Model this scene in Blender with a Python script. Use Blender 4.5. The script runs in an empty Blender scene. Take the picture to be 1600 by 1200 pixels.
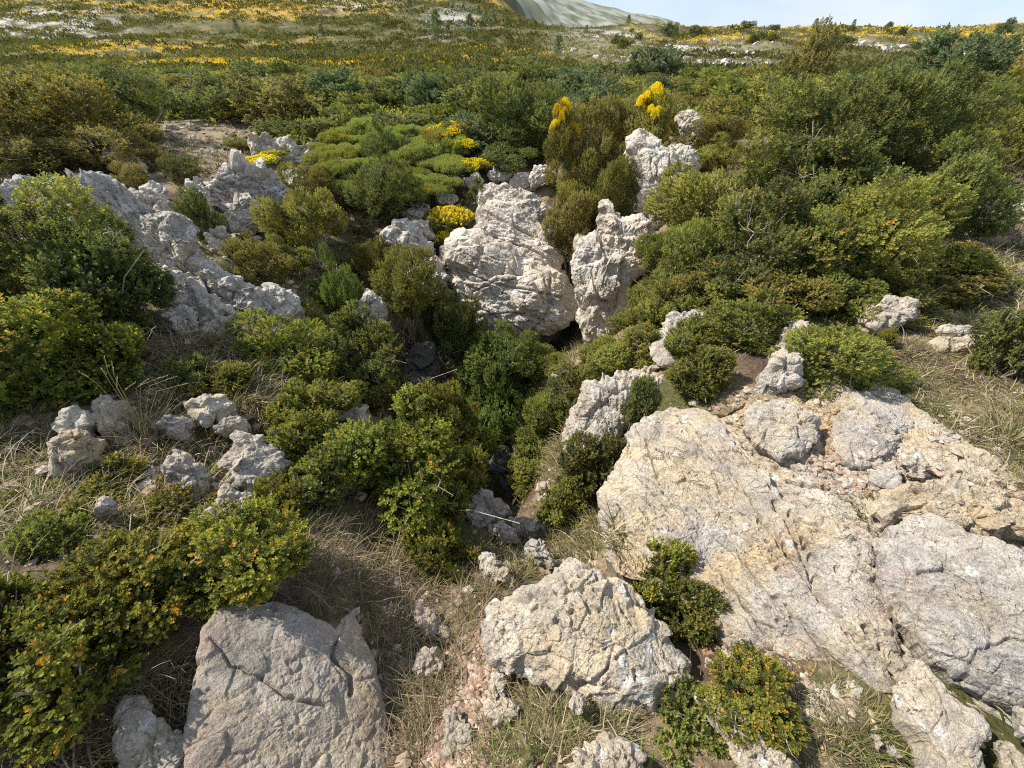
import bpy, math
import numpy as np
rng = np.random.default_rng(7)
C = bpy.context.scene.collection

# ---------------------------------------------------------------- camera model
F, CX, CY, CAMZ = 660.0, 800.0, 600.0, 1.65
PITCH = math.radians(38.5)
cp, sp = math.cos(PITCH), math.sin(PITCH)
def ray(px, py):
    u = (np.asarray(px, float)-CX)/F; v = (CY-np.asarray(py, float))/F
    return np.stack([u, cp+sp*v, -sp+cp*v], -1)
CAM = np.array([0, 0, CAMZ])

# ---------------------------------------------------------------- noise
def _h(ix, iy, iz, seed):
    h = (ix.astype(np.uint32)*np.uint32(374761393) + iy.astype(np.uint32)*np.uint32(668265263)
         + iz.astype(np.uint32)*np.uint32(2147483647 & 1274126177) + np.uint32(seed*974711 & 0xffffffff))
    h ^= h >> np.uint32(13); h *= np.uint32(1274126177); h ^= h >> np.uint32(16)
    h *= np.uint32(2246822519); h ^= h >> np.uint32(15)
    return h
_G = np.array([[1,1,0],[-1,1,0],[1,-1,0],[-1,-1,0],[1,0,1],[-1,0,1],[1,0,-1],[-1,0,-1],
               [0,1,1],[0,-1,1],[0,1,-1],[0,-1,-1],[1,1,0],[-1,1,0],[0,-1,1],[0,-1,-1]], float)
def perlin(p, seed=0):
    p = np.asarray(p, float); i = np.floor(p).astype(np.int64); f = p-i
    w = f*f*f*(f*(f*6-15)+10); out = 0
    for dx in (0, 1):
        wx = w[:, 0] if dx else 1-w[:, 0]
        for dy in (0, 1):
            wy = w[:, 1] if dy else 1-w[:, 1]
            for dz in (0, 1):
                wz = w[:, 2] if dz else 1-w[:, 2]
                g = _G[_h(i[:, 0]+dx, i[:, 1]+dy, i[:, 2]+dz, seed) & np.uint32(15)]
                out = out + wx*wy*wz*(g[:, 0]*(f[:, 0]-dx)+g[:, 1]*(f[:, 1]-dy)+g[:, 2]*(f[:, 2]-dz))
    return out
def fbm(p, o=4, seed=0, gain=.5):
    a, s = 1., 0.
    for k in range(o):
        s = s+a*perlin(p*(2.03**k), seed+k); a *= gain
    return s
def ridged(p, o=4, seed=0, gain=.5):
    a, s = 1., 0.
    for k in range(o):
        s = s+a*(1-2*np.abs(perlin(p*(2.03**k), seed+k))); a *= gain
    return s
def worley(p, seed=0):
    """F1, F2, vector to the nearest cell point, id of that cell"""
    i = np.floor(p).astype(np.int64); n = len(p)
    f1 = np.full(n, 9.); f2 = np.full(n, 9.); vec = np.zeros((n, 3)); cid = np.zeros(n, np.uint32)
    for dx in (-1, 0, 1):
        for dy in (-1, 0, 1):
            for dz in (-1, 0, 1):
                c = i+np.array([dx, dy, dz]); h = _h(c[:, 0], c[:, 1], c[:, 2], seed)
                q = c+np.stack([(h & np.uint32(1023))/1023., ((h >> np.uint32(10)) & np.uint32(1023))/1023.,
                                ((h >> np.uint32(20)) & np.uint32(1023))/1023.], -1)
                v = p-q; d = np.sqrt((v*v).sum(1)); m = d < f1
                f2 = np.where(m, f1, np.minimum(f2, d)); f1 = np.where(m, d, f1)
                vec[m] = v[m]; cid[m] = h[m]
    return f1, f2, vec, cid
def sstep(x, a, b):
    t = np.clip((x-a)/(b-a), 0, 1); return t*t*(3-2*t)
def p2(x, y, s=1., z=0.): return np.stack([np.ravel(x)*s, np.ravel(y)*s, np.full(np.size(x), z)], -1)
def unit(v): return v/np.maximum(np.linalg.norm(v, axis=-1, keepdims=True), 1e-9)

# ---------------------------------------------------------------- meshes and tags
def mk(name, V, Fs, mat=None, parent=None, col=None, smooth=True, loc=None):
    """one mesh object; Fs is a list of (m, k) face arrays"""
    me = bpy.data.meshes.new(name); V = np.asarray(V, np.float32)
    if loc is not None: V = V-np.asarray(loc, np.float32)
    me.vertices.add(len(V)); me.vertices.foreach_set('co', V.ravel())
    Fs = [np.asarray(f, np.int32) for f in (Fs if isinstance(Fs, list) else [Fs]) if len(f)]
    loops = np.concatenate([f.ravel() for f in Fs]); tot = np.concatenate([np.full(len(f), f.shape[1], np.int32) for f in Fs])
    st = np.concatenate([[0], np.cumsum(tot)[:-1]]).astype(np.int32)
    me.loops.add(len(loops)); me.loops.foreach_set('vertex_index', loops)
    me.polygons.add(len(tot)); me.polygons.foreach_set('loop_start', st); me.polygons.foreach_set('loop_total', tot)
    me.polygons.foreach_set('use_smooth', np.full(len(tot), smooth, bool))
    if col is not None:
        a = me.attributes.new('tone', 'FLOAT_COLOR', 'POINT'); c = np.ones((len(V), 4), np.float32); c[:, :3] = col
        a.data.foreach_set('color', c.ravel())
    me.update(calc_edges=True)
    if mat: me.materials.append(mat)
    o = bpy.data.objects.new(name, me); C.objects.link(o)
    if loc is not None: o.location = loc
    if parent: o.parent = parent
    return o
def tag(o, label=None, cat=None, group=None, kind=None):
    if label: o['label'] = label
    if cat: o['category'] = cat
    if group: o['group'] = group
    if kind: o['kind'] = kind
    return o
def empty(name, loc, rz=0.):
    o = bpy.data.objects.new(name, None); C.objects.link(o); o.empty_display_size = .1
    o.location = loc; o.rotation_euler = (0, 0, rz); return o
def tube(pts, r0, r1, n=6):
    pts = np.asarray(pts, float); m = len(pts); V = []; Fc = []
    for k in range(m):
        d = unit(pts[min(k+1, m-1)]-pts[max(k-1, 0)]); a = unit(np.cross(d, [.3, .9, .2])); b = np.cross(d, a)
        r = r0+(r1-r0)*k/(m-1); th = np.arange(n)*2*np.pi/n
        V.append(pts[k]+r*(np.cos(th)[:, None]*a+np.sin(th)[:, None]*b))
    for k in range(m-1):
        for j in range(n):
            Fc.append((k*n+j, k*n+(j+1) % n, (k+1)*n+(j+1) % n, (k+1)*n+j))
    return np.concatenate(V), np.array(Fc)
def join(parts):
    V, Fc, o = [], [], 0
    for v, f in parts: V.append(v); Fc.append(f+o); o += len(v)
    return np.concatenate(V), np.concatenate(Fc)

# ---------------------------------------------------------------- materials
def newmat(name):
    m = bpy.data.materials.new(name); m.use_nodes = True; nt = m.node_tree
    for n in list(nt.nodes): nt.nodes.remove(n)
    return m, nt
class NT:
    def __init__(s, nt): s.nt = nt
    def n(s, t, **kw):
        x = s.nt.nodes.new(t)
        for k, v in kw.items():
            if k.startswith('i_'): x.inputs[k[2:].replace('_', ' ')].default_value = v
            else: setattr(x, k, v)
        return x
    def l(s, a, b): s.nt.links.new(a, b)
    def noise(s, vec, scale, detail=4., rough=.55, dist=0.):
        x = s.n('ShaderNodeTexNoise'); x.inputs['Scale'].default_value = scale; x.inputs['Detail'].default_value = detail
        x.inputs['Roughness'].default_value = rough; x.inputs['Distortion'].default_value = dist
        s.l(vec, x.inputs['Vector']); return x.outputs['Fac']
    def ramp(s, fac, stops, interp='LINEAR'):
        x = s.n('ShaderNodeValToRGB'); x.color_ramp.interpolation = interp; e = x.color_ramp.elements
        while len(e) > 1: e.remove(e[-1])
        for k, (p, c) in enumerate(stops):
            q = e[0] if k == 0 else e.new(p); q.position = p
            q.color = (c, c, c, 1) if np.isscalar(c) else (*c, 1)
        s.l(fac, x.inputs['Fac']); return x.outputs['Color']
    def mix(s, fac, a, b, mode='MIX'):
        x = s.n('ShaderNodeMix', data_type='RGBA', blend_type=mode)
        for sock, val in ((x.inputs[0], fac), (x.inputs[6], a), (x.inputs[7], b)):
            if isinstance(val, bpy.types.NodeSocket): s.l(val, sock)
            elif np.isscalar(val): sock.default_value = val if sock == x.inputs[0] else (val, val, val, 1)
            else: sock.default_value = (*val, 1)
        return x.outputs[2]
    def math(s, op, a, b=0.):
        x = s.n('ShaderNodeMath', operation=op)
        for sock, val in ((x.inputs[0], a), (x.inputs[1], b)):
            if isinstance(val, bpy.types.NodeSocket): s.l(val, sock)
            else: sock.default_value = val
        return x.outputs[0]

def rock_mat(name, k=1., warm=.5, grey=.5, pink=.2, black=.5, white=.4, lum=1., crk_=1.):
    """limestone: pale ground, ochre and pink staining, black and white lichen; k scales the pattern"""
    m, nt = newmat(name); N = NT(nt)
    tc = N.n('ShaderNodeTexCoord'); oi = N.n('ShaderNodeObjectInfo')
    va = N.n('ShaderNodeVectorMath', operation='ADD'); N.l(tc.outputs['Object'], va.inputs[0])
    vm = N.n('ShaderNodeVectorMath', operation='SCALE'); N.l(oi.outputs['Random'], vm.inputs['Scale']); vm.inputs[0].default_value = (37, 21, 55)
    N.l(vm.outputs[0], va.inputs[1]); v = va.outputs[0]
    a = N.noise(v, 5*k, 8, .7)
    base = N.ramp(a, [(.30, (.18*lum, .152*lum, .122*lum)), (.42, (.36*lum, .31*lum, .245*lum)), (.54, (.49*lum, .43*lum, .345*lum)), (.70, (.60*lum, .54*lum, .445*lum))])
    gm = N.ramp(N.noise(v, 2.3*k, 5, .6, .3), [(.5-.22*grey, 0.), (.62, 1.)])
    base = N.mix(N.math('MULTIPLY', gm, .75*min(1, grey*1.4)), base, N.ramp(N.noise(v, 16*k, 6, .7), [(.35, (.17*lum, .163*lum, .158*lum)), (.62, (.42*lum, .405*lum, .385*lum))]))
    wm = N.ramp(N.noise(v, 1.7*k, 6, .65, .6), [(.62-.24*warm, 0.), (.72-.1*warm, 1.)])
    base = N.mix(N.math('MULTIPLY', wm, min(1., .35+.6*warm)), base, N.ramp(N.noise(v, 22*k, 6, .7), [(.3, (.31*lum, .215*lum, .115*lum)), (.6, (.55*lum, .43*lum, .255*lum))]))
    pm = N.ramp(N.noise(v, 3.1*k, 4, .6, .5), [(.68-.2*pink, 0.), (.78-.1*pink, 1.)])
    base = N.mix(N.math('MULTIPLY', pm, .7), base, (.42*lum, .295*lum, .245*lum))
    # white crustose lichen rosettes
    vo = N.n('ShaderNodeTexVoronoi'); vo.inputs['Scale'].default_value = 13*k; N.l(v, vo.inputs['Vector'])
    wv = N.math('MULTIPLY', N.ramp(N.math('ADD', vo.outputs['Distance'], N.math('MULTIPLY', N.noise(v, 60*k, 3), .35)), [(.40, 1.), (.47, 0.)]),
                N.ramp(N.noise(v, 4.5*k, 3), [(.66-.28*white, 0.), (.72-.2*white, 1.)]))
    base = N.mix(N.math('MULTIPLY', wv, .75), base, (.64*lum, .63*lum, .59*lum))
    # black lichen: specks and blotches
    bs = N.math('MULTIPLY', N.ramp(N.noise(v, 46*k, 5, .65), [(.585, 0.), (.635, 1.)]), N.ramp(N.noise(v, 3.7*k, 4, .6), [(.62-.26*black, 0.), (.72-.2*black, 1.)]))
    base = N.mix(N.math('MULTIPLY', bs, .85), base, (.055, .05, .048))
    bs2 = N.ramp(N.noise(v, 9*k, 6, .7, .8), [(.70-.06*black, 0.), (.74-.06*black, 1.)])
    base = N.mix(N.math('MULTIPLY', bs2, .8), base, (.075, .06, .055))
    fine = N.ramp(N.noise(v, 120*k, 4, .7), [(.32, .56), (.5, 1.08), (.68, 1.4)])
    base = N.mix(.8, base, fine, 'MULTIPLY')
    wv_ = N.n('ShaderNodeVectorMath', operation='MULTIPLY_ADD'); nz = N.n('ShaderNodeTexNoise'); nz.inputs['Scale'].default_value = 6*k; nz.inputs['Detail'].default_value = 5; N.l(v, nz.inputs['Vector'])
    N.l(nz.outputs['Color'], wv_.inputs[0]); wv_.inputs[1].default_value = (.16/k, .16/k, .16/k); N.l(v, wv_.inputs[2])
    def crk(sc, w_):
        vc = N.n('ShaderNodeTexVoronoi', feature='DISTANCE_TO_EDGE'); vc.inputs['Scale'].default_value = sc; N.l(wv_.outputs[0], vc.inputs['Vector'])
        return N.ramp(vc.outputs['Distance'], [(0., 0.), (w_, 1.)])
    h = N.math('ADD', N.math('MULTIPLY', N.noise(v, 24*k, 9, .75), 1.), N.math('ADD', N.math('MULTIPLY', crk(8*k, .03), N.ramp(N.noise(v, 3*k, 4), [(.46, .0), (.62, .55*crk_)])), N.math('MULTIPLY', crk(33*k, .07), .10)))
    b1 = N.n('ShaderNodeBump'); b1.inputs['Strength'].default_value = 1.; b1.inputs['Distance'].default_value = .014/k
    N.l(h, b1.inputs['Height'])
    b2 = N.n('ShaderNodeBump'); b2.inputs['Strength'].default_value = .9; b2.inputs['Distance'].default_value = .006/k
    mus = N.noise(v, 110*k, 5, .7); N.l(mus, b2.inputs['Height']); N.l(b1.outputs[0], b2.inputs['Normal'])
    p = N.n('ShaderNodeBsdfPrincipled'); N.l(base, p.inputs['Base Color']); p.inputs['Roughness'].default_value = .9
    p.inputs['Specular IOR Level'].default_value = .2
    N.l(b2.outputs[0], p.inputs['Normal']); o = N.n('ShaderNodeOutputMaterial'); N.l(p.outputs[0], o.inputs['Surface'])
    return m

def leaf_mat(name, dark, mid, tip, dry, rough=.6, trans=.40, spec=.2):
    """tone.r: shade of green of that twig, tone.g: young tip, tone.b: dry or reddened leaf"""
    m, nt = newmat(name); N = NT(nt)
    at = N.n('ShaderNodeAttribute', attribute_name='tone'); s = N.n('ShaderNodeSeparateColor'); N.l(at.outputs['Color'], s.inputs[0])
    oi = N.n('ShaderNodeObjectInfo')
    g = N.ramp(s.outputs[0], [(0., dark), (.55, mid), (1., tuple(.65*np.array(mid)+.35*np.array(tip)))])
    g = N.mix(s.outputs[1], g, tip); g = N.mix(s.outputs[2], g, dry)
    hs = N.n('ShaderNodeHueSaturation'); N.l(g, hs.inputs['Color'])
    N.l(N.ramp(oi.outputs['Random'], [(0., .485), (1., .515)]), hs.inputs['Hue'])
    N.l(N.ramp(oi.outputs['Random'], [(0., .8), (.5, 1.12), (1., .88)]), hs.inputs['Value'])
    p = N.n('ShaderNodeBsdfPrincipled'); N.l(hs.outputs[0], p.inputs['Base Color']); p.inputs['Roughness'].default_value = rough
    p.inputs['Specular IOR Level'].default_value = spec
    t = N.n('ShaderNodeBsdfTranslucent'); N.l(N.mix(1., hs.outputs[0], (1.25, 1.3, .6), 'MULTIPLY'), t.inputs['Color'])
    mx = N.n('ShaderNodeMixShader'); mx.inputs[0].default_value = trans; N.l(p.outputs[0], mx.inputs[1]); N.l(t.outputs[0], mx.inputs[2])
    o = N.n('ShaderNodeOutputMaterial'); N.l(mx.outputs[0], o.inputs['Surface']); return m

def vcol_mat(name, rough=.9, jitter=0., scale=40., bump=0., trans=0.):
    """colour from the mesh's own tone attribute with fine mottling"""
    m, nt = newmat(name); N = NT(nt)
    at = N.n('ShaderNodeAttribute', attribute_name='tone'); c = at.outputs['Color']
    geo = N.n('ShaderNodeNewGeometry')
    if jitter: c = N.mix(1., c, N.ramp(N.noise(geo.outputs['Position'], scale, 7, .7), [(.3, 1-jitter), (.7, 1+jitter)]), 'MULTIPLY')
    p = N.n('ShaderNodeBsdfPrincipled'); N.l(c, p.inputs['Base Color']); p.inputs['Roughness'].default_value = rough
    p.inputs['Specular IOR Level'].default_value = .15
    if bump:
        b = N.n('ShaderNodeBump'); b.inputs['Strength'].default_value = 1.; b.inputs['Distance'].default_value = bump
        N.l(N.noise(geo.outputs['Position'], scale, 8, .7), b.inputs['Height']); N.l(b.outputs[0], p.inputs['Normal'])
    o = N.n('ShaderNodeOutputMaterial')
    if trans:
        t = N.n('ShaderNodeBsdfTranslucent'); N.l(c, t.inputs['Color']); mx = N.n('ShaderNodeMixShader'); mx.inputs[0].default_value = trans
        N.l(p.outputs[0], mx.inputs[1]); N.l(t.outputs[0], mx.inputs[2]); N.l(mx.outputs[0], o.inputs['Surface'])
    else: N.l(p.outputs[0], o.inputs['Surface'])
    return m
def bark_mat(name, a, b):
    m, nt = newmat(name); N = NT(nt); tc = N.n('ShaderNodeTexCoord')
    p = N.n('ShaderNodeBsdfPrincipled'); p.inputs['Roughness'].default_value = .85
    N.l(N.ramp(N.noise(tc.outputs['Object'], 40, 5, .6), [(.35, a), (.65, b)]), p.inputs['Base Color'])
    o = N.n('ShaderNodeOutputMaterial'); N.l(p.outputs[0], o.inputs['Surface']); return m
# ---------------------------------------------------------------- the ground
def PT(px, py, t): d = ray(px, py)*t; return (d[0], d[1], d[2]+CAMZ)
CP = [(0,0,0),(-1,0,.1),(1,0,0),(-2,0,.22),(2,0,.05),(0,-1,.02),(-3,-1,.25),(3,-1,.1),
      (.15,.62,-.25),(-.25,.6,-.42),(-.3,.25,-.3),(-.8,.5,-.3),(-1.1,.25,-.1),(-1.5,.6,0),(-1.3,1.1,-.12),(.1,.3,-.15),
      (-1.78,1.7,-.22),(-2.4,1.6,-.05),(-1.4,1.65,-.32),(-1.3,2.4,-.55),(-1.2,1.5,-.44),(-.65,1.3,-.6),(-.36,1.2,-.72),
      (-.35,.9,-.6),(0,.95,-.5),(0,1.58,-1.02),(-.3,1.96,-1.2),(.4,1.96,-1.25),(.37,1.3,-.75),(-.7,1.9,-.9),(-1,2.9,-1.5),
      (0,2.6,-2.5),(-.2,3.4,-3.5),
      (-.28,4.4,-5.0),(.47,4.3,-2.95),(0,5.4,-3.24),(-1.55,5.4,-4.7),(.48,6.7,-2.77),(-.8,6.2,-2.75),(-1.8,3.7,-1.45),
      (-2.5,5.8,-1.94),(-3.4,6.6,-1.3),(-3.6,8,-1.15),(-2.6,8.1,-1.45),
      (-2.2,3.2,-.3),(-3.5,5.7,-.8),(-3.3,4.4,-.26),(-4.9,6.6,-.46),(-4.1,4.9,-.1),(-6.4,6.4,.05),(-6.7,8.1,-.06),
      (-5,8.4,-.34),(-4.6,7.5,-.66),(-7.6,12,-.15),(-4.8,9.9,-.33),(-4.1,9.4,-.9),(-2.8,10.3,-.39),(-2.2,9.3,-1.05),
      (0,9.3,-.75),(-1,8.3,-1.5),(0,7.4,-2.4),(-.3,10.6,-.46),(1,13,-.1),(1,8.5,-.96),(1.5,6.65,-2.3),(1.02,7.3,-3.1),(1.4,5.2,-1.95),(1.65,5.9,-2.1),(1.95,6.3,-1.8),(1.95,7,-1.14),
      (2.7,8.6,-.15),(.95,5.2,-1.97),(1.5,4.3,-1.0),(.95,3.05,-.85),(.7,3.4,-1.5),(.44,2.66,-1.8),(.77,2.4,-.7),
      (1.23,2.06,-.12),(1.6,2.07,-.02),(2.6,2.34,.01),(2.95,2.03,.03),(3.7,3.15,.02),(7.2,6.4,.05),(2.2,3.2,-.08),(2.1,4.25,-.4),
      (3,5,0),(2.4,6,-.5),(4,8,.1),(5,5,.1),(.52,1.25,-.55),(1.03,1.06,-.2),(1.5,.98,-.05),(1.1,.52,-.06),(.7,.56,-.2),(1.8,.72,-.05),
      (-12,8,.2),(-14,2,.4),(-10,12,.1),(-5,14,0),(0,15,0),(5,14,.1),(10,12,.2),(12,6,.2),(13,0,.2),(-8,2,.3),(-5,2,.2),(8,2,.1),
      (-4,-2,.3),(4,-2,.1),(-10,-4,.4),(10,-4,.2),(0,-5,.1),(-3,2.2,.1),(-4,3.3,.12)]
CP = np.array(CP, float)
def _phi(d2): return np.sqrt(d2+.05)
_D = _phi(((CP[:, None, :2]-CP[None, :, :2])**2).sum(-1))
_n = len(CP)
_A = np.zeros((_n+3, _n+3)); _A[:_n, :_n] = _D-np.eye(_n)*.01; _A[:_n, _n] = 1; _A[:_n, _n+1:] = CP[:, :2]
_A[_n, :_n] = 1; _A[_n+1:, :_n] = CP[:, :2].T
_W = np.linalg.solve(_A, np.concatenate([CP[:, 2], [0, 0, 0]]))
def near_h(x, y):
    z = _W[_n]+_W[_n+1]*x+_W[_n+2]*y
    for k in range(_n): z = z+_W[k]*_phi((x-CP[k, 0])**2+(y-CP[k, 1])**2)
    return z
def far_h(x, y):
    yy = np.maximum(y, 1.); a = x/yy
    zl = np.interp(y, [0, 18, 40, 60, 80, 100, 125, 150, 180, 260, 420, 2500], [0, 0, -.2, -.35, .2, 1.6, 3.9, 7.7, 13.5, 33, 70, 300])
    zr = np.interp(y, [0, 18, 40, 60, 75, 100, 125, 150, 165, 190, 400, 2500], [0, 0, -.25, -.25, .25, 1.5, 3.5, 6.0, 6.3, 5.6, -8, -80])
    w = 1-sstep(a+.05*perlin(p2(x, y, 1/30.), 5), -.16, .12)
    z = zl*w+zr*(1-w)
    el = np.interp(a, [-.3, .07, .19, .3, .45], [.16, .072, .048, .028, -.03])
    zm = 1.65+900*el
    z = z+np.maximum(zm-z, 0)*sstep(y, 330, 900)*(1-sstep(y, 900, 1600)*.6)
    n1 = fbm(p2(x, y, 1/9.), 3, 11)*.22*sstep(y, 14, 30); n2 = fbm(p2(x, y, 1/28.), 5, 12)*1.3*sstep(y, 45, 120)
    n3 = fbm(p2(x, y, 1/200.), 4, 13)*9*sstep(y, 350, 900)
    return z+n1+n2+n3
def height(x, y):
    x = np.asarray(x, float).ravel(); y = np.asarray(y, float).ravel()
    r = np.sqrt(x*x+(y-3)**2); z = np.zeros_like(x); w = sstep(r, 10, 16); m = w < 1
    if m.any():
        xm, ym = x[m], y[m]
        z[m] += (1-w[m])*(near_h(xm, ym)+fbm(p2(xm, ym, 1.7), 4, 3)*.07+fbm(p2(xm, ym, 9.), 3, 4)*.022)
    m = w > 0
    if m.any(): z[m] += w[m]*far_h(x[m], y[m])
    return z
# fast lookup near the camera
GX0, GX1, GY0, GY1, GS = -18., 18., -5., 22., .04
_gx = np.arange(GX0, GX1, GS); _gy = np.arange(GY0, GY1, GS)
_GZ = height(*np.meshgrid(_gx, _gy)).reshape(len(_gy), len(_gx))
def H(x, y):
    x = np.asarray(x, float); y = np.asarray(y, float); sh = x.shape; x = x.ravel(); y = y.ravel()
    z = np.zeros_like(x); m = (x > GX0) & (x < GX1-2*GS) & (y > GY0) & (y < GY1-2*GS)
    fx = (x[m]-GX0)/GS; fy = (y[m]-GY0)/GS; i = fx.astype(int); j = fy.astype(int); fx -= i; fy -= j
    z[m] = (_GZ[j, i]*(1-fx)+_GZ[j, i+1]*fx)*(1-fy)+(_GZ[j+1, i]*(1-fx)+_GZ[j+1, i+1]*fx)*fy
    if (~m).any(): z[~m] = height(x[~m], y[~m])
    return z.reshape(sh)
_ts = np.geomspace(.55, 900, 420)
def hit(px, py):
    """where the sight line through a photo pixel meets the ground"""
    d = ray(px, py); q = d*_ts[:, None]; z = q[:, 2]+CAMZ-H(q[:, 0], q[:, 1]); b = np.where(z < 0)[0]
    if len(b) == 0: return CAM+d*60
    k = max(b[0], 1); t0, t1 = _ts[k-1], _ts[k]; f = z[k-1]/(z[k-1]-z[k]+1e-9); return CAM+d*(t0+(t1-t0)*f)
def hits(px, py):
    d = ray(px, py); n = len(d); T = np.full(n, np.nan); prev = np.full(n, .5); zp = None
    for t in _ts[:300]:
        act = np.isnan(T)
        if not act.any(): break
        z = np.full(n, 1.); q = d[act]*t; z[act] = q[:, 2]+CAMZ-H(q[:, 0], q[:, 1])
        T[act & (z < 0)] = t
    T[np.isnan(T)] = 60.
    P = CAM+d*T[:, None]; P[:, 2] = H(P[:, 0], P[:, 1]); return P
def gnormal(x, y, e=.12):
    x = np.asarray(x, float); y = np.asarray(y, float)
    return unit(np.stack([H(x-e, y)-H(x+e, y), H(x, y-e)-H(x, y+e), np.full(x.shape, 2*e)], -1))

def lerp(a, b, t): return a+(b-a)*np.asarray(t)[:, None]
def ground_colour(x, y):
    x = x.ravel(); y = y.ravel(); r = np.sqrt(x*x+(y-3)**2); a = x/np.maximum(y, 1.)
    soil = np.array([.125, .085, .06]); straw = np.array([.30, .235, .14]); green = np.array([.085, .095, .03])
    c = lerp(np.tile(soil, (len(x), 1)), straw, sstep(fbm(p2(x, y, 2.3), 4, 21), -.25, .35))
    c = lerp(c, green, sstep(fbm(p2(x, y, 1.1), 4, 22), .0, .4)*.8)
    c = lerp(c, np.array([.20, .125, .09]), np.exp(-((x+.02)**2+(y-.45)**2)/.12)*.8)   # reddish gravelly gully
    c = lerp(c, np.array([.16, .085, .065]), np.exp(-((x-1.35)**2+(y-1.35)**2)/.06))    # dark red soil pocket
    olive = np.array([.115, .108, .042]); dark = np.array([.065, .068, .028]); tan = np.array([.24, .19, .095]); yel = np.array([.44, .275, .05]); pale = np.array([.46, .44, .40])
    f = lerp(np.tile(olive, (len(x), 1)), dark, sstep(fbm(p2(x, y, 1/5.), 4, 23), -.2, .2))
    f = lerp(f, tan, sstep(fbm(p2(x, y, 1/7.), 4, 24), .2, .45)*sstep(y, 20, 60)*.5)
    nl = fbm(p2(x*.55, y, 1/26.), 5, 25); nb = fbm(p2(x, y, 1/4.), 4, 26)
    bandL = np.exp(-((y-88)/20)**2)*(1-sstep(a, .02, .12))*sstep(a, -1.0, -.7)
    upL = sstep(y, 135, 160)*(1-sstep(y, 300, 420))*(1-sstep(a, -.02, .08))*.8
    crestR = sstep(y, 108, 132)*(1-sstep(y, 300, 400))*sstep(a, .16, .3)
    ym = np.clip(bandL*1.1+upL+crestR*.95, 0, 1)
    f = lerp(f, tan, ym*sstep(nl+nb*.5, -.05, .25)*.6)
    f = lerp(f, yel, ym*sstep(nl*1.1+nb*.7, .06, .26))
    slopeR = sstep(y, 55, 75)*(1-sstep(y, 110, 130))*sstep(a, .0, .14)
    f = lerp(f, np.array([.165, .155, .07]), slopeR*.7)
    f = lerp(f, pale, slopeR*sstep(nb+.5*fbm(p2(x, y, 1/1.6), 3, 27), .12, .3)*sstep(fbm(p2(x, y, 1/22.), 3, 28), -.1, .25))
    sc = np.exp(-((a+.10)/.05)**2-((y-148)/14)**2)+np.exp(-((a+.3)/.06)**2-((y-178)/12)**2)+1.1*np.exp(-((a+.86)/.13)**2-((y-140)/32)**2)+1.1*np.exp(-((a-.35)/.07)**2-((y-93)/15)**2)+np.exp(-((a-.17)/.06)**2-((y-132)/13)**2)+.8*np.exp(-((a+.13)/.03)**2-((y-118)/5)**2)
    f = lerp(f, pale, np.clip(sc*1.3, 0, 1)*sstep(nb+.6*fbm(p2(x, y, 1/1.7), 3, 27), -.2, .12)*.9)
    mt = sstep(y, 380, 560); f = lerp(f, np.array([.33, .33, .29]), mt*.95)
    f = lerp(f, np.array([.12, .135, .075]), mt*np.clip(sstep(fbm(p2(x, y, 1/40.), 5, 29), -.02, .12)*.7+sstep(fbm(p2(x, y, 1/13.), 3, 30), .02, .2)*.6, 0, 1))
    clr = np.exp(-((a+.62)/.16)**2-((y-11.5)/2.6)**2); f = lerp(f, np.array([.30, .24, .16]), np.clip(clr*1.5, 0, 1)); 
    out = lerp(c, f, sstep(r, 8, 15))
    return lerp(out, np.array([.30, .24, .16]), np.clip(clr*1.3, 0, 1))

na, nr = 560, 640
th = np.linspace(math.radians(-112), math.radians(112), na)
rr = np.concatenate([[.02], np.geomspace(.12, 2600, nr-1)])
TH, RR = np.meshgrid(th, rr); X = RR*np.sin(TH); Y = RR*np.cos(TH)-.6
Z = height(X, Y); Vg = np.stack([X.ravel(), Y.ravel(), Z], -1)
idx = np.arange(na*nr).reshape(nr, na)
Fg = np.stack([idx[:-1, :-1], idx[1:, :-1], idx[1:, 1:], idx[:-1, 1:]], -1).reshape(-1, 4)[:, ::-1]
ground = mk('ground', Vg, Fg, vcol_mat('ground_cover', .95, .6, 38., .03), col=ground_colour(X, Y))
tag(ground, 'stony hillside with a deep pit, dry grass and scrub slopes', 'ground', kind='structure')
# ---------------------------------------------------------------- rocks
RM = dict(
    warm=rock_mat('limestone_ochre', 1.0, warm=.85, grey=.55, pink=.5, black=.7, white=.4),
    slab=rock_mat('limestone_grey_slab', 1.0, warm=.5, grey=.75, pink=.25, black=.6, white=.5),
    lichen=rock_mat('limestone_lichened', 1.0, warm=.65, grey=.35, pink=.3, black=1.0, white=1.0, lum=1.05),
    shade=rock_mat('limestone_mauve_shaded', 1.0, warm=.75, grey=.5, pink=.9, black=.3, white=.25, lum=.84, crk_=.25),  # pink tint is the stone's own; darkened base paints in the slab's shade
    block=rock_mat('limestone_pale_block', .9, warm=.4, grey=.5, pink=.3, black=.4, white=.5),
    pale=rock_mat('limestone_white_crag', .42, warm=.3, grey=.5, pink=.35, black=.45, white=.7, lum=1.26),
    grey=rock_mat('limestone_grey_crag', .45, warm=.15, grey=.7, pink=.15, black=.6, white=.8, lum=1.27),
    dark=rock_mat('limestone_pit_shade', .5, warm=.2, grey=1., pink=.2, black=.9, white=.1, lum=.27))  # near-black tone puts the gloom of the pit openings into the rock colour
ROCKPOLY = []
def inpoly(px, py, poly):
    poly = np.asarray(poly, float); ins = np.zeros(len(px), bool); j = len(poly)-1
    for i in range(len(poly)):
        xi, yi = poly[i]; xj, yj = poly[j]
        c = ((yi > py) != (yj > py)) & (px < (xj-xi)*(py-yi)/(yj-yi+1e-12)+xi); ins ^= c; j = i
    return ins
_seed = [100]
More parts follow.
